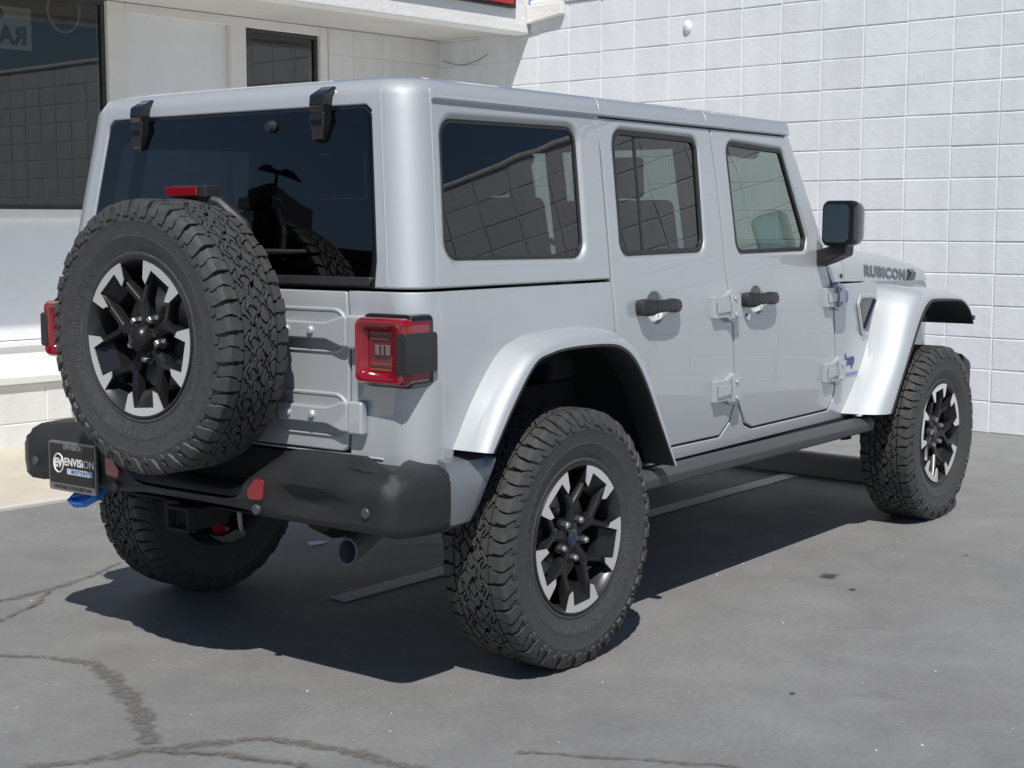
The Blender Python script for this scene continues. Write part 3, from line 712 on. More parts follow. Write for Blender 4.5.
def hinge_side(door, x0, x1, zc, m):
    hm = MB(); sg = 1 if m else -1
    def P(x, z, d): X, Y, Z = surf(*S(x, z)); return (X, -sg*Y*(-1)*(-1) if False else (abs(Y)+d)*sg, Z)
    xm = lerp(x0, x1, .62)
    hm.prism([(x0, zc-.040), (xm-.02, zc-.040), (xm+.03, zc-.062), (x1, zc-.055), (x1, zc+.055), (xm+.03, zc+.062), (xm-.02, zc+.040), (x0, zc+.040)], P, .0, .022)
    hm.prism([(x0+.015, zc-.022), (xm, zc-.018), (xm, zc+.018), (x0+.015, zc+.022)], P, .023, .028)
    hm.prism([(x1-.06, zc-.045), (x1+.005, zc-.045), (x1+.005, zc+.045), (x1-.06, zc+.045)], P, .023, .036)
    hg = hm.build('door_hinge', PAINT, door, bevel=.007, seg=3)
    for zz in (-.030, .030):
        hb = MB(); c = P(x1-.042, zc+zz, .037); hb.lathe([(.001, .004), (.007, .004), (.009, 0)], 10, lambda a, b, d: (c[0]+a, c[1]+sg*d, c[2]+b)); hb.build('bolt', PAINT, hg)
    return hg
def cup_loop(x0, zc): return SP([(x0+.137+.046*math.cos(2*math.pi*k/28), zc-.006+.044*math.sin(2*math.pi*k/28)) for k in range(28)])
def handle(door, x0, zc, m):
    sg = 1 if m else -1
    def P(x, z, d): X, Y, Z = surf(*S(x, z)); return (X, (abs(Y)+d)*sg, Z)
    cup = MB(); n = 28
    cup.loft([[P(x0+.137+.046*k*math.cos(2*math.pi*i/n), zc-.006+.044*k*math.sin(2*math.pi*i/n), d) for i in range(n)] for k, d in ((1.04, -.010), (1.0, -.014), (.9, -.022), (.7, -.029), (.4, -.033), (.02, -.034))], caps=False); cup.build('handle_cup', PAINT, door)
    hm = MB(); secs = []
    for (x, hz, d0, d1, dz) in ((.0, .020, .002, .028, 0), (.006, .030, .0, .038, 0), (.03, .034, .0, .046, 0), (.062, .033, .0, .048, 0), (.078, .026, .022, .050, .002), (.137, .024, .030, .053, .003), (.195, .025, .022, .050, .002), (.212, .029, .0, .047, 0), (.245, .026, .0, .042, 0), (.272, .017, .0, .030, 0), (.284, .009, .003, .016, 0)):
        c = []
        for k in range(16):
            a = 2*math.pi*k/16; cz, cd_ = math.cos(a), math.sin(a); c.append(P(x0+x, zc+dz+hz*.88*math.copysign(abs(cz)**.55, cz), lerp(d0, d1, .5+.5*math.copysign(abs(cd_)**.55, cd_))))
        secs.append(c)
    hm.loft(secs); o = hm.build('handle', PLASTIC, door, angle=40)
    ln_ = MB(); ln_.prism([(x0+.068, zc-.034), (x0+.071, zc-.034), (x0+.071, zc+.034), (x0+.068, zc+.034)], P, .0485, .0495); ln_.build('handle_seam', CORE, o)
    return o
for m in (False, True):
    mm = mir if m else (lambda L: L)
    d1 = panel('door', mm(rdoor), [mm(rwin), mm(cup_loop(.495, 1.118))], surf, PAINT, car, r=.005, depth=.03, hr=.022, hd=.012, hdepth=.03, grid=.05)
    seal('window_seal', mm(rwin), .016, PLASTIC, d1); glass('window', mm(rwin), TINT, d1)
    dv = SP([(.598, 1.30), (.612, 1.30), (.626, 1.725), (.612, 1.725)]); panel('window_divider', mm(dv), [], surf, PLASTIC, d1, r=.001, depth=.008, off=-.0115)
    hinge_side(d1, 1.022, 1.20, 1.094, m); hinge_side(d1, 1.035, 1.215, .778, m); handle(d1, .495, 1.118, m)
    d2 = panel('door', mm(fdoor), [mm(fwin), mm(cup_loop(1.262, 1.113))], surf, PAINT, car, r=.005, depth=.03, hr=.020, hd=.012, hdepth=.03, grid=.05)
    seal('window_seal', mm(fwin), .014, PLASTIC, d2); glass('window', mm(fwin), CLEAR, d2)
    hinge_side(d2, 2.0, 2.165, 1.092, m); hinge_side(d2, 2.01, 2.185, .770, m); handle(d2, 1.262, 1.113, m)
    if not m:
        lk = MB(); X, Y, Z = surf(*S(1.315, 1.045)); lk.lathe([(.001, .008), (.012, .007), (.015, 0)], 14, lambda a, b, c: (X+a, Y-c, Z+b)); lk.build('door_lock', CHROME, d2)

# --- dark core seen through the gaps and under the body
core = MB()
core.box((-.56, -.60, .60), (2.1, .60, .86))
for sg in (-1, 1):
    core.box((.60, sg*.60, .57), (2.2, sg*.755, 1.13)); core.box((2.2, sg*.60, .57), (2.6, sg*.71, 1.10)); core.box((-.57, sg*.55, 1.08), (.60, sg*.77, 1.195)); core.box((-.60, sg*.62, .72), (-.50, sg*.76, 1.19))
core.box((-.615, -.70, .70), (-.55, .70, 1.18)); core.box((-.66, -.68, .50), (-.60, .68, .715))  # last box is an added filler stopping sun between bumper and body
core.build('inner_body', CORE, body)
for sg in (-1, 1):                                          # pillars behind the door gaps
    pb = MB()
    for x0, x1 in ((.335, .405), (1.12, 1.205)):
        loops = [[(x, sg*(hw(x)-tum(z)-d), z) for x, d in ((x0, .032), (x1, .032), (x1, .075), (x0, .075))] for z in (1.19, 1.4, 1.6, 1.775)]
        pb.loft(loops)
    loops = [[(x, sg*(hw(x)-tum(1.775)-d), 1.735+e) for d, e in ((.032, 0), (.032, .05), (.09, .06), (.09, 0))] for x in (.30, .8, 1.3, 1.8)]
    pb.loft(loops); pb.build('pillar', CORE, body)
    wl = MB(); path = [(lerp(a[0], b[0], .35), lerp(a[1], b[1], .35)) for a, b in zip(A_IN, A_OUT)]
    wl.loft([[(x, sg*.815, z) for x, z in path], [(x, sg*.45, z) for x, z in path]], closed=False)
    wl.add([(-.55, sg*.46, .45), (.70, sg*.46, .45), (.70, sg*.46, 1.1), (-.55, sg*.46, 1.1)], [(0, 1, 2, 3)])
    wl.build('wheel_liner', CORE, body)

for m in (False, True):                                     # moulded corner creases
    for par, v0, v1 in ((body, .72, 1.208), (hardtop, 1.228, 1.80)):
        for s0 in (.004, -LA-.004):
            if s0 < 0 and par is body: continue
            cr_ = MB(); pts_ = []
            for k in range(22):
                v = lerp(v0, v1, k/21); s_ = SM-s0 if m else s0; P0, n0, _, _ = frame(surf, s_, v); pts_.append(P0-n0*.0016)
            cr_.tube(pts_, .0034, 8); cr_.build('corner_crease', PAINT, par)
# --- A pillars, windscreen, cowl, hood, front wings, grille
for sg in (-1, 1):
    ap = MB(); loops = []
    for x, z in ((1.822, 1.772), (1.90, 1.615), (2.028, 1.345), (2.085, 1.215), (2.125, 1.14)):
        y = hw(x)-tum(z); loops.append([(x, sg*(y-.002), z), (x+.035, sg*(y-.010), z+.012), (x+.05, sg*(y-.05), z+.016), (x+.01, sg*(y-.07), z)])
    ap.loft(loops); ap.build('windscreen_pillar', PAINT, body, bevel=.008)
hd_ = MB(); hd_.loft([[(1.835, y, 1.79), (1.875, y, 1.775), (1.87, y, 1.735), (1.82, y, 1.745)] for y in (-.69, 0, .69)]); hd_.build('windscreen_header', PAINT, body, bevel=.01)
wsn = MB(); wsn.loft([[(1.87, -.665, 1.755), (1.87, .665, 1.755), (2.14, .70, 1.19), (2.14, -.70, 1.19)], [(1.876, -.665, 1.757), (1.876, .665, 1.757), (2.146, .70, 1.192), (2.146, -.70, 1.192)]]); wsn.build('windscreen', glassmat('windscreen_glass', (.82, .88, .84), 1.6), body)
# hood with raised edges
def hood_sec(x):
    zt = interp(x, [2.12, 2.40, 2.62, 2.80, 3.02, 3.26, 3.42, 3.47], [1.236, 1.292, 1.289, 1.275, 1.256, 1.224, 1.182, 1.13])
    w = interp(x, [2.12, 2.6, 3.45], [.765, .728, .675]); zb = interp(x, [2.12, 2.3, 3.45], [1.152, 1.150, 1.118])
    zs = lerp(zb, zt, .55)
    z6 = min(zb+.065, lerp(zb, zt, .8)); right = [(-w, zb), (-w+.003, lerp(zb, z6, .5)), (-w+.008, z6), (-w+.022, lerp(z6, zt, .5)), (-w+.05, lerp(z6, zt, .82)), (-w+.11, zt), (-w*.62, zt+.012), (-w*.55, zt+.030), (-w*.3, zt+.036), (0, zt+.038)]
    return [(x, y, z) for y, z in right]+[(x, -y, z) for y, z in reversed(right[:-1])]
hm = MB(); hm.loft([hood_sec(x) for x in (2.335, 2.40, 2.5, 2.62, 2.72, 2.80, 2.92, 3.02, 3.14, 3.26, 3.36, 3.42, 3.47)], closed=True); hood = hm.build('hood', PAINT, car, angle=50)
cm = MB(); cm.loft([hood_sec(x) for x in (2.10, 2.16, 2.24, 2.328)], closed=True); cowl = cm.build('cowl', PAINT, body, angle=50)
for xx in (2.16, 2.29):
    sc = MB(); sc.lathe([(.001, .006), (.009, .005), (.011, 0)], 10, lambda a, b, c, xx=xx: (xx+a, -.764+.0-c+(xx-2.12)*.076, 1.175+b))
    sc.build('screw', GLOSSB, cowl)
hl_ = MB(); hl_.hexa([(3.15, -.70, 1.125), (3.25, -.70, 1.125), (3.25, -.675, 1.125), (3.15, -.675, 1.125), (3.17, -.712, 1.165), (3.235, -.712, 1.165), (3.26, -.68, 1.185), (3.18, -.68, 1.185)]); hl_.build('hood_latch', GLOSSB, hood, bevel=.006)
rt_ = MB()
def hoodtext(a, b, c):
    x = 2.865+a; w = interp(x, [2.12, 2.6, 3.45], [.765, .728, .675]); zb = interp(x, [2.12, 2.3, 3.45], [1.152, 1.150, 1.118]); z = 1.173+b-.068*(x-2.865)
    return (x, -w+.008*max(0, (z-zb)/.065)-.0035-c, z)
fit_text(rt_, 'RUBICON', hoodtext, .555, .054, .045, .0006, spacing=1.16, shear=.10); rt_.build('hood_lettering', DECAL, hood)
for sg in (-1, 1):                                          # inner wing sides
    fm = MB(); loops = []
    for x in (2.56, 2.7, 2.9, 3.1, 3.3, 3.45):
        y = interp(x, [2.56, 2.7, 3.45], [.752, .715, .665]); loops.append([(x, sg*y, .60), (x, sg*y, 1.145-.03*(x-2.56)), (x, sg*(y-.12), 1.145-.03*(x-2.56)), (x, sg*(y-.12), .60)])
    fm.loft(loops); fm.build('front_wing', PAINT, body)
    lm = MB(); lm.loft([[(x, sg*.70, z), (x, sg*.40, z)] for x, z in ((2.62, .55), (2.72, .8), (2.8, 1.0), (3.0, 1.03), (3.3, 1.0))], closed=False); lm.build('wheel_liner', CORE, body)
# wing vent
vm = MB(); loop = rpoly([(2.36, 1.05), (2.42, .905), (2.50, .90), (2.60, 1.09), (2.40, 1.095)], .03, 4)
def PV(x, z, d): X, Y, Z = surf(*S(x, z)); return (X, Y-d, Z)
vm.prism(loop, PV, .0, .012); vent = vm.build('wing_vent', PAINT, body, bevel=.008)
v2 = MB(); v2.prism(offset(ccw(loop), -.020), PV, .0125, .0135); v2.build('vent_mesh', GLOSSB, vent)
v3 = MB(); v3.tube([PV(2.425+.026*k, .93+.026*k, .018) for k in range(6)], .006, 6); v3.build('vent_slat', CHROME, vent)
gm = MB(); gm.box((3.44, -.66, .70), (3.53, .66, 1.13)); grille = gm.build('grille', PAINT, body, bevel=.04, seg=3)
for k in range(7):
    gs = MB(); gs.box((3.531, -.36+.105*k-.02, .80), (3.535, -.36+.105*k+.03, 1.06))
    gs.build('grille_slot', GLOSSB, grille)
for sg in (-1, 1):
    hl = MB(); hl.lathe([(.001, .03), (.07, .025), (.09, .004), (.095, 0)], 24, lambda a, b, c, sg=sg: (3.531+c, sg*.53+a, .96+b)); hl.build('headlight', LAMPW, grille)
fb = MB(); fb.loft([[(x0, y, .55), (x1, y, .56), (x1+.01, y, .70), (x0, y, .76)] for y, x0, x1 in ((-.86, 3.50, 3.60), (-.80, 3.5, 3.72), (-.5, 3.52, 3.80), (.5, 3.52, 3.80), (.80, 3.5, 3.72), (.86, 3.5, 3.60))]); fb.build('front_bumper', BUMPM, car, bevel=.02, seg=3)

# --- fender flares
def flare(name, Ain, Bout, yin, yout, sg, parent):
    fl = MB(); n = len(Ain); loops = []
    def at(k, t, y): a, b = Ain[k], Bout[k]; yi = yin[k]; return (lerp(a[0], b[0], t), sg*lerp(yi, yout, y), lerp(a[1], b[1], t))
    def up(k, t, y): return at(k, t, y)
    prof_ = [(0, -.15), (.02, .0), (.10, .35), (.22, .66), (.36, .84), (.52, .95), (.70, .995), (.86, 1.0)]
    for k in range(n): loops.append([up(k, t, y) for t, y in prof_])
    fl.loft(loops, closed=False, m=0)
    # black lower lip and inner return
    l2 = [[up(k, t, y) for t, y in ((.86, .998), (.90, 1.008), (1.0, 1.008), (1.04, .96), (1.04, .2))] for k in range(n)]
    fl.loft(l2, closed=False, m=1)
    # end caps
    for k in (0, n-1):
        L = loops[k]+l2[k][1:]; fl.add(L, [tuple(range(len(L)))], 1)
    return fl.build(name, [PAINT, BUMPM], parent, angle=50)
def dens(P, n=5):                                          # smooth (Catmull-Rom) densify
    out = []
    for i in range(len(P)-1):
        p0, p1, p2, p3 = P[max(i-1, 0)], P[i], P[i+1], P[min(i+2, len(P)-1)]
        for k in range(n):
            t = k/n; out.append(tuple(.5*(2*p1[q]+(p2[q]-p0[q])*t+(2*p0[q]-5*p1[q]+4*p2[q]-p3[q])*t*t+(3*p1[q]-p0[q]-3*p2[q]+p3[q])*t**3) for q in range(2)))
    out.append(P[-1]); return out
F_IN = [(2.262, .57), (2.462, .80), (2.590, 1.02), (2.635, 1.083), (2.69, 1.122), (2.80, 1.130), (3.14, 1.106), (3.27, 1.083), (3.355, 1.03), (3.405, .91)]
F_OUT = [(2.425, .567), (2.535, .72), (2.68, .91), (2.745, .985), (2.81, 1.030), (2.89, 1.045), (3.13, 1.036), (3.235, 1.022), (3.325, .975), (3.375, .912)]
for sg in (-1, 1):
    A, Bq = dens(A_IN), dens(A_OUT); flare('rear_fender_flare', A, Bq, [hw(x)-tum(z)-.003 for x, z in A], .952, sg, car)
    A, Bq = dens(F_IN), dens(F_OUT); flare('front_fender_flare', A, Bq, [interp(x, [2.25, 2.5, 2.7, 3.4], [.783, .770, .705, .66]) for x, z in A], .952, sg, car)
mk = MB(); mk.box((3.385, -.95, .93), (3.41, -.90, .955)); mk.build('side_marker', GLOSSB, car, bevel=.004)

# --- rock rails
for sg in (-1, 1):
    rr = MB(); sec = [(-.0, .0), (.02, .055), (.05, .072), (.085, .070), (.105, .045), (.10, .012), (.07, .0)]
    rr.loft([[(x, sg*(.775+a), .478+b) for a, b in sec] for x in (.42, .60, 1.0, 1.5, 2.0, 2.40)]); rr.build('rock_rail', RAILM, car, bevel=.006, angle=50)
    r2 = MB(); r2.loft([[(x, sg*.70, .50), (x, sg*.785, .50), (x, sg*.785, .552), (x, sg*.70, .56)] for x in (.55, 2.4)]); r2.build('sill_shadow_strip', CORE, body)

# --- rear bumper
def bumper():
    st = [  # x, y, nx, ny, ztop, zbot, back depth, back rise, dent
        (-.565, .885, 0, 1, .700, .515, .11, .032, 0), (-.60, .886, 0, 1, .700, .514, .11, .032, 0), (-.68, .884, -.1, 1, .698, .518, .085, .033, 0), (-.765, .880, -.45, .9, .694, .523, .052, .027, 0),
        (-.797, .858, -.8, .6, .690, .528, .046, .025, 0), (-.808, .820, -1, .12, .688, .531, .062, .030, 0), (-.808, .72, -1, 0, .687, .533, .11, .040, .2), (-.809, .65, -1, 0, .687, .533, .15, .045, .8), (-.809, .56, -1, 0, .686, .532, .15, .045, 1), (-.808, .47, -1, 0, .686, .532, .15, .045, 1), (-.808, .42, -1, 0, .685, .532, .15, .045, .3), (-.808, .37, -1, 0, .683, .532, .15, .044, 0),
        (-.806, .33, -1, 0, .676, .534, .14, .042, 0), (-.802, .285, -1, 0, .650, .538, .14, .03, 0), (-.800, .24, -1, 0, .622, .541, .15, .008, 0), (-.800, .20, -1, 0, .612, .542, .16, .0, 0), (-.800, .10, -1, 0, .610, .543, .16, 0, 0)]
    st = [(a, -b, c, -d, e, f, g_, h, q) for a, b, c, d, e, f, g_, h, q in st]+[(-.80, 0, -1, 0, .610, .543, .16, 0, 0)]+[(a, b*.964, c, d, e, f, g_, h, q) for a, b, c, d, e, f, g_, h, q in reversed(st)]
    loops = []
    for x, y, nx, ny, zt, zb, dp, rise, dn in st:
        n = Vector((nx, ny)).normalized(); P = lambda d, z: (x-n.x*d, y-n.y*d, z)
        loops.append([P(.11, zb+.01), P(.05, zb), P(.022, zb+.006), P(.004, zb+.026), P(.004+.004*dn, zb+.038), P(.030*dn, lerp(zb, zt, .42)), P(.022*dn, lerp(zb, zt, .62)), P(.002*dn, zt-.034), P(.004, zt-.026), P(.007, zt-.010), P(.020, zt), P(dp*.6, zt+rise*.6), P(dp, zt+rise), P(dp+.02, zt+rise-.03)])
    mb = MB(); mb.loft(loops); return mb.build('rear_bumper', BUMPM, car, angle=45)
bump = bumper()
for sg in (-1, 1):
    tp_ = MB(); tp_.loft([[(-.735, sg*.64, z), (-.757, sg*.72, z), (-.757, sg*.80, z), (-.725, sg*.842, z), (-.56, sg*.842, z), (-.56, sg*.64, z)] for z in (.64, .712)]); tp_.build('bumper_step', BUMPM, bump, bevel=.006)
for sg in (-1, 1):
    cn = MB(); loops = []
    for x, y0_, z0_, z1_ in ((-.562, .876, .516, .732), (-.53, .884, .512, .731), (-.47, .893, .518, .728), (-.425, .898, .575, .725), (-.39, .900, .66, .723), (-.372, .899, .705, .721)):
        h_ = z1_-z0_; loops.append([(x, sg*.74, z0_), (x, sg*(y0_-.05), z0_), (x, sg*(y0_-.014), z0_+.10*h_), (x, sg*y0_, z0_+.35*h_), (x, sg*(y0_-.002), z0_+.75*h_), (x, sg*(y0_-.016), z1_-.05*h_), (x, sg*(y0_-.06), z1_), (x, sg*.74, z1_)])
    cn.loft(loops); cn.build('bumper_corner', principled('granite_paint', (.20, .215, .235), .42, .4, .8, .05), car, angle=40)
    rf = MB(); rf.prism(rpoly([(sg*.305, .588), (sg*.368, .592), (sg*.372, .652), (sg*.335, .655), (sg*.300, .615)], .010, 3), lambda y, z, d: (-.80-d, y, z), .0, .014); rf.build('reflector', REFL, bump, bevel=.003)
    for yy, zz in ((.335, .560), (.775, .600)):
        sn = MB(); yy = yy if sg < 0 else yy*.975; sn.lathe([(.001, .004), (.013, .004), (.016, .001), (.016, -.01)], 16, lambda a, b, c, yy=yy, zz=zz: (-.810-c if yy < .5 else -.807-c, sg*yy+a, zz+b))
        sn.build('parking_sensor', principled('sensor_grey', (.06, .062, .066), .4), bump)
# dealer plate in the left half
pl = MB(); pl.prism(rpoly([(.410, .517), (.661, .517), (.661, .684), (.410, .684)], .010, 3), lambda y, z, d: (-.808-d, y, z), .0, .012); plate = pl.build('licence_plate', ALU, car, bevel=.002)
p2 = MB(); p2.prism([(.418, .544), (.653, .544), (.653, .676), (.418, .676)], lambda y, z, d: (-.82-d, y, z), .0005, .002); p2.build('plate_sheet', PLATEB, plate)
p3 = MB(); TX = lambda cy, cz: (lambda a, b, c: (-.8225-c, cy-a, cz+b))
put_text(p3, 'ENVISION', TX(.493, .617), .036, .0008, .0004, m=0)
put_text(p3, 'ENVISION', TX(.525, .667), .023, .001, .0004, m=1)
p3.prism([(.425, .577), (.559, .577), (.559, .596), (.425, .596)], lambda y, z, d: (-.8222-d, y, z), 0, .0006, m=2)
put_text(p3, 'MOTORS', lambda a, b, c: (-.8232-c, .492-a, .5865+b), .016, .0006, .0002, m=3, spacing=1.5)
p3.tube([(-.8226, .603+.026*math.cos(k*math.pi/14), .611+.031*math.sin(k*math.pi/14)) for k in range(29)], .0026, 6, m=0)
put_text(p3, 'EV', TX(.606, .611), .040, .0022, .0004, m=0)
put_text(p3, 'CHRYSLER DODGE JEEP RAM', lambda a, b, c: (-.8206-c, .535-a, .5305+b), .0155, .0006, .0002, m=3)
p3.build('plate_lettering', [WHITEP, ALU, PLATEL, PLATEB], plate)
# blue recovery hook under the plate
tk = MB(); tk.tube([(-.70, .47, .535), (-.74, .475, .52), (-.77, .48, .50), (-.785, .52, .478), (-.785, .57, .470), (-.785, .595, .480), (-.775, .585, .492), (-.745, .535, .500), (-.70, .53, .52)], [.012, .013, .014, .014, .014, .013, .013, .013, .012], 10); tk.build('tow_hook', HOOKB, car)
# receiver
rc = MB(); y0, y1, z0, z1, t = .030, .138, .432, .512, .011
rc.box((-.76, y0, z0), (-.725, y1, z0+t)); rc.box((-.76, y0, z1-t), (-.725, y1, z1)); rc.box((-.76, y0, z0+t), (-.725, y0+t, z1-t)); rc.box((-.76, y1-t, z0+t), (-.725, y1, z1-t)); rc.build('hitch_receiver', CORE, car, bevel=.003)
rx = MB(); rx.box((-.724, .036, .438), (-.58, .132, .506)); rx.box((-.70, .14, .455), (-.60, .22, .515)); rx.box((-.66, -.45, .50), (-.58, .45, .56)); rx.build('hitch_beam', CORE, car, bevel=.006)
# exhaust tip
ex = MB(); ax = Vector((-1, -.10, -.34)).normalized(); o0 = Vector((-.455, -.545, .508)); tp = []
side_ = ax.orthogonal().normalized(); s2_ = ax.cross(side_)
rings = []
for d, r_ in ((0, .035), (.22, .037), (.221, .032), (.10, .031)):
    rg_ = []
    for k in range(20):
        a = 2*math.pi*k/20; q = side_*math.cos(a)+s2_*math.sin(a); rg_.append(o0+ax*(d-(.5*r_*q.z if d > .2 else 0))+q*r_)
    rings.append(rg_)
ex.loft(rings, caps=False); ex.build('exhaust_tip', principled('dark_exhaust', (.15, .155, .16), .32, .25), car, angle=50)
e2 = MB(); e2.tube([(-.44, -.543, .513), (-.15, -.45, .52), (.3, -.40, .50), (.8, -.35, .45)], [.03, .03, .06, .06], 12); e2.build('exhaust_pipe', STEEL, car)
# --- tail lights
def taillight(sg):
    ys = lambda y: sg*y*(1 if sg < 0 else .982)
    hs = MB(); hs.prism(rpoly([(.645, .940), (.834, .940), (.834, 1.151), (.645, 1.151)], .022, 4), lambda y, z, d: (-.575-d, ys(y), z), 0, .095); t = hs.build('tail_light', GLOSSB, car, bevel=.006)
    fr = MB(); out = rpoly([(.643, .950), (.838, .950), (.838, 1.141), (.643, 1.141)], .024, 5); inn = rpoly([(.672, .978), (.788, .978), (.788, 1.113), (.672, 1.113)], .02, 5)
    n = len(out); P = lambda L, d: [(-.67-d, ys(y), z) for y, z in L]
    fr.loft([P(out, .0015), P(out, .030), P(offset(ccw(out), -.008), .040), P(offset(ccw(inn), .006), .040), P(inn, .034), P(offset(ccw(inn), -.012), .010)], caps=False)
    fr.prism(out, lambda y, z, d: (-.60-d, ys(y), z), .0, .071)
    fr.build('red_frame', REDL, t, angle=50)
    il = MB(); il.prism(offset(ccw(inn), -.010), lambda y, z, d: (-.672-d, ys(y), z), 0, .012); il.build('brake_lens', REDD, t)
    wl = MB(); wl.prism([(.712, 1.034), (.768, 1.034), (.768, 1.064), (.712, 1.064)], lambda y, z, d: (-.685-d, ys(y), z), 0, .008); wlo = wl.build('reverse_lamp', LAMPW, t, bevel=.002)
    for q in range(4):
        zq = (.990, 1.006, 1.078, 1.094)[q]; rl = MB(); rl.prism([(.690, zq), (.772, zq), (.772, zq+.007), (.690, zq+.007)], lambda y, z, d: (-.685-d, ys(y), z), 0, .004); rl.build('lens_rib', REDL, t)
    for q in range(2):
        db_ = MB(); yq = .731+.016*q; db_.prism([(yq, 1.036), (yq+.006, 1.036), (yq+.006, 1.062), (yq, 1.062)], lambda y, z, d: (-.6935-d, ys(y), z), 0, .0008); db_.build('lamp_reflector', GLOSSB, wlo)
    cpb = MB(); cpb.prism(rpoly([(.810, .985), (.850, .985), (.850, 1.100), (.810, 1.100)], .010, 3), lambda y, z, d: (-.578-d, ys(y), z), 0, .136); cpb.build('sensor_cap', PLASTIC, t, bevel=.014, seg=4)
for sg in (-1, 1): taillight(sg)
# --- mirrors
for sg in (-1, 1):
    mb = MB(); secs = []
    for x, k, yo in ((1.915, .94, 0), (1.925, 1.0, 0), (1.96, 1.0, .004), (2.0, .95, .008), (2.03, .82, .014), (2.042, .6, .02)):
        cyy, czz = .912+yo*.3, 1.405; secs.append([(x, sg*(cyy+a*k), czz+b*k) for a, b in rpoly([(-.082, -.094), (.066, -.094), (.068, .094), (-.080, .094)], .030, 5)])
    mb.loft(secs); mo = mb.build('door_mirror', GLOSSB, car, angle=50)
    mg = MB(); mg.prism(rpoly([(-.070, -.078), (.044, -.078), (.046, .078), (-.068, .078)], .022, 4), lambda a, b, d: (1.912-d, sg*(.912+a)-0*a, 1.405+b), 0, .004); mg.build('mirror_glass', MIRRM, mo)
    ar = MB(); ar.loft([[(x+dx, sg*y, z+dz) for dx, dz in ((-.05, -.035), (.04, -.045), (.05, .025), (-.04, .03))] for x, y, z in ((2.045, .755, 1.262), (2.01, .80, 1.268), (1.985, .86, 1.285), (1.985, .93, 1.315))]); ar.build('mirror_arm', PLASTIC, mo, bevel=.012, seg=3)
# badges on the cowl
bd = MB()
def PB(a, b, c): x, z = a, b; X, Y, Z = surf(*S(x, z)); return (X, Y-.002-c, Z)
fit_text(bd, 'Jeep', lambda a, b, c: PB(2.300+a, .800+b, c), .115, .072, .02, .001); bd.build('side_lettering', principled('dark_blue_badge', (.03, .06, .22), .4), body)
b2 = MB(); b2.prism([(2.215, .735), (2.40, .735), (2.40, .748), (2.215, .748)], PB, 0, .002); b2.build('badge_line', BLUE, body)
b3 = MB(); b3.lathe([(.001, .006), (.026, .006), (.030, .002), (.030, -.002)], 18, lambda a, b, c: PB(2.235+a, 1.09+b, c)); b3.build('round_badge', BLUE, body)
# --- interior
it = MB()
def seat(x, y, w):
    s = MB(); s.loft([[(x+a, y+sy*w, z) for a, z in ((.0, .86), (.50, .90), (.50, 1.02), (.02, .98))] for sy in (-.5, -.4, .4, .5)])
    s.loft([[(x+a, y+sy*w*.96, z) for a, z in ((-.06, .92), (.12, .94), (-.02, 1.50), (-.13, 1.48))] for sy in (-.5, -.42, .42, .5)])
    o = s.build('seat', SEATM, car, bevel=.03, seg=3)
    h = MB(); h.loft([[(x-.08+a, y+sy, z) for a, z in ((-.05, 1.50), (.04, 1.50), (.03, 1.66), (-.05, 1.65))] for sy in (-.13, -.10, .10, .13)]); h.build('headrest', SEATM, o, bevel=.02, seg=3)
for y in (-.37, .37): seat(1.12, y, .52)
for y in (-.36, .30): seat(.28, y, .55)
dm = MB(); dm.loft([[(1.72, y, .92), (2.06, y, .92), (2.06, y, 1.255), (1.80, y, 1.265), (1.72, y, 1.20)] for y in (-.70, .70)]); dm.build('dashboard', DASHM, car, bevel=.02, seg=3)
stw = MB(); stw.tube([(1.66-.06*math.sin(k*math.pi/12), .37+.18*math.cos(k*math.pi/12), 1.16+.17*math.sin(k*math.pi/12)) for k in range(25)], .014, 8); stw.build('steering_wheel', PLASTIC, car)
cg = MB()
for sg in (-1, 1): cg.tube([(-.5, sg*.66, 1.2), (-.42, sg*.62, 1.69), (1.16, sg*.60, 1.72), (1.78, sg*.58, 1.70)], .03, 8); cg.tube([(1.16, sg*.60, 1.72), (1.14, sg*.70, 1.15)], .035, 8); cg.tube([(.32, sg*.60, 1.70), (.26, sg*.72, 1.15)], .03, 8)
cg.tube([(1.16, -.60, 1.72), (1.16, .60, 1.72)], .03, 8); cg.tube([(.32, -.6, 1.70), (.32, .6, 1.70)], .03, 8); cg.build('roll_cage', SEATM, car)
hl2 = MB(); hl2.box((-.48, -.60, 1.79), (1.78, .60, 1.805)); hl2.build('headliner', HEADL, car)
# --- chassis
ch = MB()
for sg in (-1, 1): ch.box((-.66, sg*.38, .50), (3.45, sg*.48, .60))
ch.box((-.45, -.36, .46), (-.1, .30, .60)); ch.box((.9, -.3, .42), (2.2, .35, .6)); ch.box((2.5, -.4, .45), (3.3, .4, .9))
ch.build('chassis_frame', CORE, car, bevel=.01)
for x in (0, 3.008):
    ax_ = MB()
    ax_.tube([(x, -.74, .415), (x, .74, .415)], .045, 12)
    ax_.lathe([(.01, .12), (.10, .09), (.135, .02), (.135, -.02), (.10, -.09), (.01, -.11)], 16, lambda a, b, c, x=x: (x+c, .12+a, .415+b))
    for sg in (-1, 1): ax_.tube([(x-.12, sg*.52, .36), (x-.16, sg*.46, .75)], .028, 8); ax_.tube([(x+.02, sg*.45, .46), (x+.02, sg*.45, .62)], .06, 12)
    ax_.build('axle', principled('axle_black', (.03, .03, .03), .5), car)
sg3 = MB(); sg3.loft([[(-.52, .08+.2*k/10, .398-.034*math.sin(k/10*math.pi)), (-.48, .08+.2*k/10, .372-.034*math.sin(k/10*math.pi)), (-.47, .08+.2*k/10, .386-.034*math.sin(k/10*math.pi))] for k in range(11)])
for yy in (.085, .275): sg3.tube([(-.49, yy, .39), (-.50, yy, .53)], .009, 8)
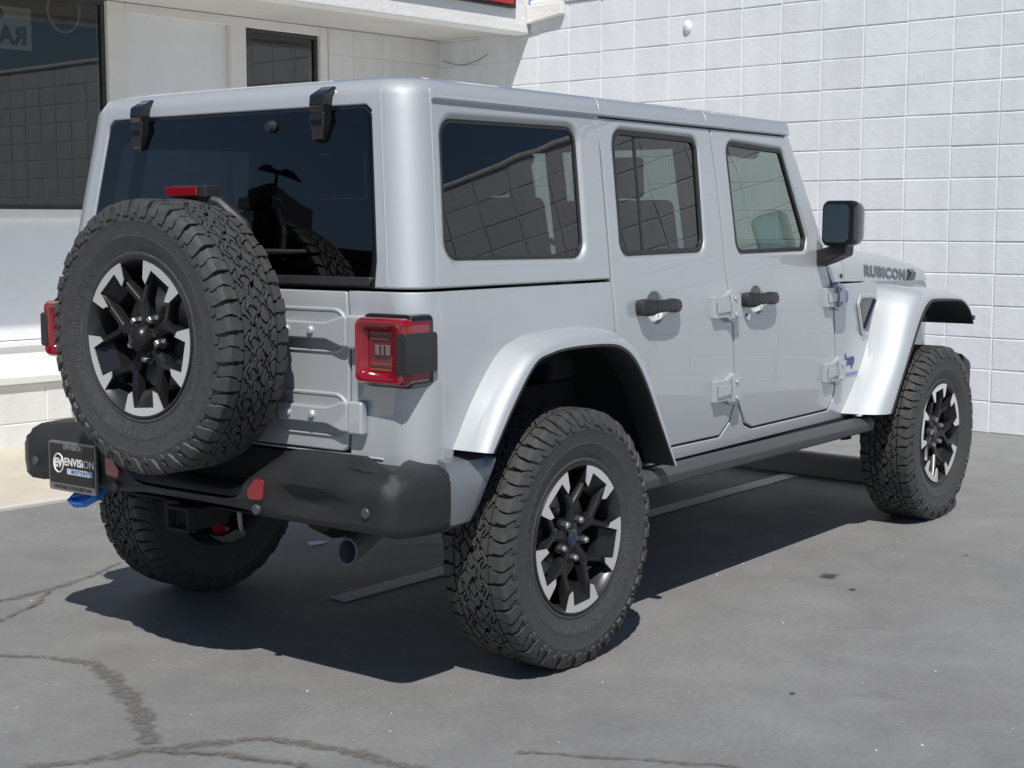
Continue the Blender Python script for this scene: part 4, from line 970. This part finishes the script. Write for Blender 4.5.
gd = sg3.build('sway_bar_bracket', STEEL, car)
sh = MB(); sh.tube([(-.525, .165, .40), (-.49, .165, .385)], .020, 10); sh.build('red_plug', REDL, gd)
for sg in (-1, 1):                                          # rear springs and dampers
    cs = MB(); cs.tube([(.06+.055*math.cos(k*.5), sg*.46+.055*math.sin(k*.5), .45+.0042*k) for k in range(66)], .009, 6, caps=True); cs.build('coil_spring', PLASTIC, car)
    dp_ = MB(); dp_.tube([(-.16, sg*.56, .34), (-.19, sg*.50, .80)], [.022, .030], 10); dp_.build('damper', STEEL, car)

# --- wheels
TR = .415
def wheel_meshes():
    # tyre
    t = MB()
    half = [(.226, .098), (.236, .112), (.243, .1225), (.252, .1255), (.258, .1225), (.275, .1290), (.300, .1380), (.305, .1396), (.309, .1385), (.330, .1415), (.345, .1425), (.350, .1445), (.362, .1425), (.378, .137), (.390, .129), (.396, .116), (.3985, .09), (.3985, .04)]
    prof_ = [(r, -c) for r, c in half]+[(.3985, 0)]+[(r, c) for r, c in reversed(half)]
    t.lathe(prof_, 120, XYZ)
    NP = 48; rb = .3965
    def Pc(u, c, r): a = 2*math.pi*u/NP; return (r*math.cos(a), r*math.sin(a), c)
    def blk(poly, inset=.05):
        m = (sum(p[0] for p in poly)/len(poly), sum(p[1] for p in poly)/len(poly)); n = len(poly)
        low = [Pc(u, c, rb) for u, c in poly]; mid = [Pc(u, c, TR-.0025) for u, c in poly]
        top = [Pc(lerp(u, m[0], inset*1.6), lerp(c, m[1], inset*1.6), TR) for u, c in poly]
        t.loft([low, mid, top], caps=False); t.add(top, [tuple(range(n))])
    def ccol(k, u):                                         # wavy column borders
        return -.0735+.0294*k+(0 if k in (0, 5) else .0065*math.sin(2*math.pi*(u*.5+k*.37))+.0045*math.sin(2*math.pi*(u*1.0+k*.21)))
    NC = 56
    for k in range(5):
        off_ = (k*.47) % 1
        def cross(i, w, k=k): return i+off_+.26*math.sin(2*math.pi*(w*.9+.13*k+(i % 2)*.5))*(.6+.4*((i*7+k*3) % 3)/2)+.05*math.sin(i*2.3+k)
        for i in range(NC):
            i2 = (i+1) % NC; lo = [cross(i, w) for w in (0, .2, .4, .6, .8, 1)]; hi = [cross(i2, w)+(NC if i2 == 0 else 0) for w in (0, .2, .4, .6, .8, 1)]
            W6 = (0, .2, .4, .6, .8, 1); poly = []
            for q in range(1, 5): u = lerp(lo[0], hi[0], q/5); poly.append((u, ccol(k, u)))
            for w, u in zip(W6, hi): poly.append((u, lerp(ccol(k, u), ccol(k+1, u), w)))
            for q in range(4, 0, -1): u = lerp(lo[5], hi[5], q/5); poly.append((u, ccol(k+1, u)))
            for w, u in reversed(list(zip(W6, lo))): poly.append((u, lerp(ccol(k, u), ccol(k+1, u), w)))
            sc_ = 2*math.pi*TR/NC; P2 = ccw([(u*sc_, c) for u, c in poly]); P2 = offset(P2, -.0031)
            P3 = [(u/sc_*NP/NC, c) for u, c in P2]; P4 = [(u/sc_*NP/NC, c) for u, c in offset(P2, -.0006)]
            n = len(P3); dz_ = random.uniform(-.0006, .0)
            t.loft([[Pc(u, c, rb) for u, c in P3], [Pc(u, c, TR-.0008+dz_) for u, c in P3], [Pc(u, c, TR+dz_) for u, c in P4]], caps=False)
            t.add([Pc(u, c, TR+dz_) for u, c in P4], [tuple(range(n))])
    NS = 29
    def shoulder(i, sg, top_, bot_, us):
        V, F = [], []; f = NP/NS
        for (r1, c1), (r2, c2), (u0, u1) in zip(top_, bot_, us): V += [Pc((i+u0)*f, sg*c2, r2), Pc((i+u0+.014)*f, sg*c1, r1), Pc((i+u1-.014)*f, sg*c1, r1), Pc((i+u1)*f, sg*c2, r2)]
        n_ = len(top_)
        for k in range(n_-1):
            for q in range(3): F.append((k*4+q, k*4+4+q, k*4+5+q, k*4+1+q))
        F += [(0, 1, 2, 3), (4*n_-1, 4*n_-2, 4*n_-3, 4*n_-4)]; t.add(V, F)
    for i in range(NS):
        for sg in (-1, 1):
            b = i+(0 if sg > 0 else .5); j = random.uniform(-.01, .01)
            # broad block reaching over the shoulder, its lug runs down the sidewall
            shoulder(b+j, sg, [(TR, .0775), (TR, .090), (TR, .0905), (TR-.0015, .106), (TR-.003, .1255), (TR-.006, .1285), (.401, .1355), (.395, .1385), (.380, .1445), (.366, .1490)],
                     [(rb, .0765), (rb, .089), (rb, .090), (rb, .104), (.394, .120), (.390, .1255), (.386, .130), (.380, .1335), (.369, .1385), (.361, .1405)],
                     [(.03, .36), (.05, .38), (.03, .44), (.05, .49), (.04, .52), (.04, .52), (.02, .50), (.0, .44), (-.04, .36), (-.02, .26)])
            # set-back block with a shorter stepped lug
            shoulder(b-j, sg, [(TR, .0775), (TR, .0935), (TR, .094), (TR-.0012, .1085), (TR-.003, .1185), (.402, .1285), (.396, .1325), (.383, .1405), (.374, .1445)],
                     [(rb, .0765), (rb, .092), (rb, .093), (rb, .104), (.394, .1165), (.388, .122), (.384, .1265), (.373, .1345), (.367, .1375)],
                     [(.41, .96), (.43, .98), (.49, .90), (.54, .93), (.57, .94), (.56, .93), (.53, .86), (.48, .74), (.50, .68)])
            # small chevron rib low on the sidewall
            shoulder(b, sg, [(.374, .1450), (.366, .1475), (.357, .1480)], [(.372, .1380), (.364, .1400), (.355, .1415)], [(.66, .94), (.60, .90), (.62, .82)])
    def arc(mb, body, ang, rad, size, bold):
        put_text(mb, body, lambda a, b, c: ((rad+b)*math.cos(ang-a/rad), (rad+b)*math.sin(ang-a/rad), interp(rad+b, [.26, .275, .300, .330], [.1226, .1290, .1380, .1415])+.0006+c), size, bold, .0012, m=1, spacing=1.25)
    arc(t, 'ALL-TERRAIN T/A', R(165), .287, .034, .001); arc(t, 'BFGoodrich', R(-20), .285, .036, .001); arc(t, 'LT285/70R17', R(70), .272, .016, .0003); arc(t, 'ALL-TERRAIN', R(-95), .287, .030, .001)
    to = t.build('tyre', [RUBBER, RUBTXT], angle=22)
    # rim
    w = MB()
    w.lathe([(.2405, .108), (.2425, .122), (.2405, .1275), (.2365, .1275), (.232, .122), (.226, .112), (.219, .095), (.214, .03), (.210, -.10), (.224, -.11)], 72, XYZ, m=1)
    w.lathe([(.001, -.045), (.19, -.045), (.21, -.06)], 40, XYZ, m=0)
    w.lathe([(.07, .012), (.165, .012), (.168, .006), (.168, -.006)], 40, XYZ, m=3)
    w.lathe([(.05, .03), (.09, .028), (.09, .012)], 24, XYZ, m=3)
    w.lathe([(.001, .088), (.040, .088), (.050, .084), (.066, .070), (.070, .03)], 40, XYZ, m=0)
    for i in range(5):
        th = R(-90+72*i)
        def Q(rho, tau, c, th=th): return (rho*math.cos(th)-tau*math.sin(th), rho*math.sin(th)+tau*math.cos(th), c)
        for sg in (-1, 1):                                  # two parallel arms run inward from the rim bridge
            secs = []
            for rho, tc_, hwid, ct, cb in ((.078, .060, .013, .097, .055), (.10, .058, .0125, .101, .060), (.14, .0555, .012, .109, .070), (.175, .0545, .012, .117, .078), (.200, .0545, .0135, .1215, .082), (.226, .056, .018, .1215, .085)):
                a, b = sg*(tc_-hwid), sg*(tc_+hwid); a2, b2 = sg*(tc_-hwid*.55), sg*(tc_+hwid*.55)
                secs.append([Q(rho, a, cb), Q(rho, a, ct-.010), Q(rho, a2, ct), Q(rho, b2, ct), Q(rho, b, ct-.010), Q(rho, b, cb)])
            w.loft(secs, m=0)
        def Q2(rho, tau, c, th=th+R(36)): return (rho*math.cos(th)-tau*math.sin(th), rho*math.sin(th)+tau*math.cos(th), c)
        w.loft([[Q2(rho, -hwid, cb), Q2(rho, -hwid, ct-.010), Q2(rho, -hwid*.5, ct), Q2(rho, hwid*.5, ct), Q2(rho, hwid, ct-.010), Q2(rho, hwid, cb)] for rho, hwid, ct, cb in ((.025, .022, .089, .05), (.07, .019, .095, .055), (.095, .021, .0985, .058), (.118, .024, .0995, .062), (.128, .010, .095, .066))], m=0)
        w.lathe([(.001, .0845), (.017, .0845), (.0195, .0815), (.021, .05)], 16, lambda a, b, c: Q(.064+a, b, c), m=0)
        # rim bridge and pocket facet
        A_ = R(22.5); arcs = [(.2345*math.cos(lerp(-A_, A_, k/12)), .2345*math.sin(lerp(-A_, A_, k/12))) for k in range(13)]
        U = arcs+[(.168, .0668), (.160, .049), (.2095, .0465), (.2095, -.0465), (.160, -.049), (.168, -.0668)]
        w.prism(offset(ccw(U), .0015), lambda a, b, c: Q(a, b, c), .094, .1235, m=0)
        w.prism(U, lambda a, b, c: Q(a, b, c), .1237, .1275, m=2)
        w.add([Q(.2095, -.046, .1225), Q(.2095, .046, .1225), Q(.160, .044, .080), Q(.160, -.044, .080)], [(0, 1, 2, 3)], 0)
        w.add([Q(.160, .044, .080), Q(.160, -.044, .080), Q(.150, -.044, .03), Q(.150, .044, .03)], [(0, 1, 2, 3)], 0)
    wo_ = w.build('wheel', [SATINB, BARREL, MACH, STEEL], angle=30)
    nut = MB(); nut.lathe([(.001, .030), (.006, .029), (.0105, .024), (.0125, .018), (.0125, 0)], 6, XYZ); no = nut.build('lug_nut', principled('nut_steel', (.42, .42, .43), .28, .9), angle=40)
    cap = MB(); cap.lathe([(.001, .098), (.022, .0975), (.029, .094), (.031, .086)], 28, XYZ); co = cap.build('hub_cap', GLOSSB, angle=40)
    cap2 = MB(); cap2.lathe([(.0005, .0988), (.019, .0985), (.0195, .097)], 24, XYZ); c2 = cap2.build('hub_emblem', principled('hub_emblem_blue', (.02, .05, .12), .35, .3), angle=40)
    big = MB(); big.lathe([(.001, .150), (.022, .148), (.040, .132), (.046, .100), (.048, .08)], 7, XYZ); bo = big.build('lock_cap', SATINB, bevel=.004, angle=40)
    res = {k: o.data for k, o in dict(tyre=to, wheel=wo_, lug_nut=no, hub_cap=co, hub_emblem=c2, lock_cap=bo).items()}
    for o in (to, wo_, no, co, c2, bo):
        o.data.transform(Matrix.Diagonal((1, 1, .88, 1))); bpy.data.objects.remove(o)
    return res
WM = wheel_meshes()
def place_wheel(name, loc, axis, spin, spare=False):
    c = Vector(axis); b = Vector((0, 0, 1)); a = b.cross(c)
    m = Matrix((a, b, c)).transposed().to_4x4() @ Matrix.Rotation(spin, 4, 'Z'); m.translation = Vector(loc)
    w = link(name, WM['wheel'], car); w.matrix_local = m
    link('tyre', WM['tyre'], w)
    for i in range(5):
        if spare and i == 2: pass
        n = link('lug_nut', WM['lug_nut'], w); th = R(-90+72*i); n.location = (.0640*math.cos(th), .0640*math.sin(th), .083*.9)
    if spare: link('lock_cap', WM['lock_cap'], w)
    else: link('hub_cap', WM['hub_cap'], w); link('hub_emblem', WM['hub_emblem'], w)
    return w
YC = .835
place_wheel('wheel', (0, -YC, .413), (0, -1, 0), R(4)); place_wheel('wheel', (3.008, -YC, .413), (0, -1, 0), R(-28))
place_wheel('wheel', (0, YC, .413), (0, 1, 0), R(20)); place_wheel('wheel', (3.008, YC, .413), (0, 1, 0), R(50))
sw_ = place_wheel('spare_wheel', (-.97+.115, -.006, 1.066), (-1, 0, 0), R(5), True)
cr = MB(); cr.box((-.80, -.16, .90), (-.66, .16, 1.20)); cr.tube([(-.80, -.006, 1.066), (-.68, -.006, 1.066)], .12, 20); cr.build('spare_carrier', PLASTIC, tailgate, bevel=.01)
# high brake light on its arm
bl = MB(); bl.tube([(-.70, -.23, 1.30), (-.715, -.20, 1.40), (-.745, -.13, 1.468), (-.765, -.06, 1.488), (-.765, 0, 1.492)], [.022, .022, .02, .017, .014], 8); bl.box((-.785, -.115, 1.484), (-.735, .045, 1.522)); blo = bl.build('high_brake_light', PLASTIC, car, bevel=.005)
b2 = MB(); b2.box((-.795, -.082, 1.490), (-.786, .058, 1.518)); b2.build('brake_lens', REDL, blo, bevel=.003)
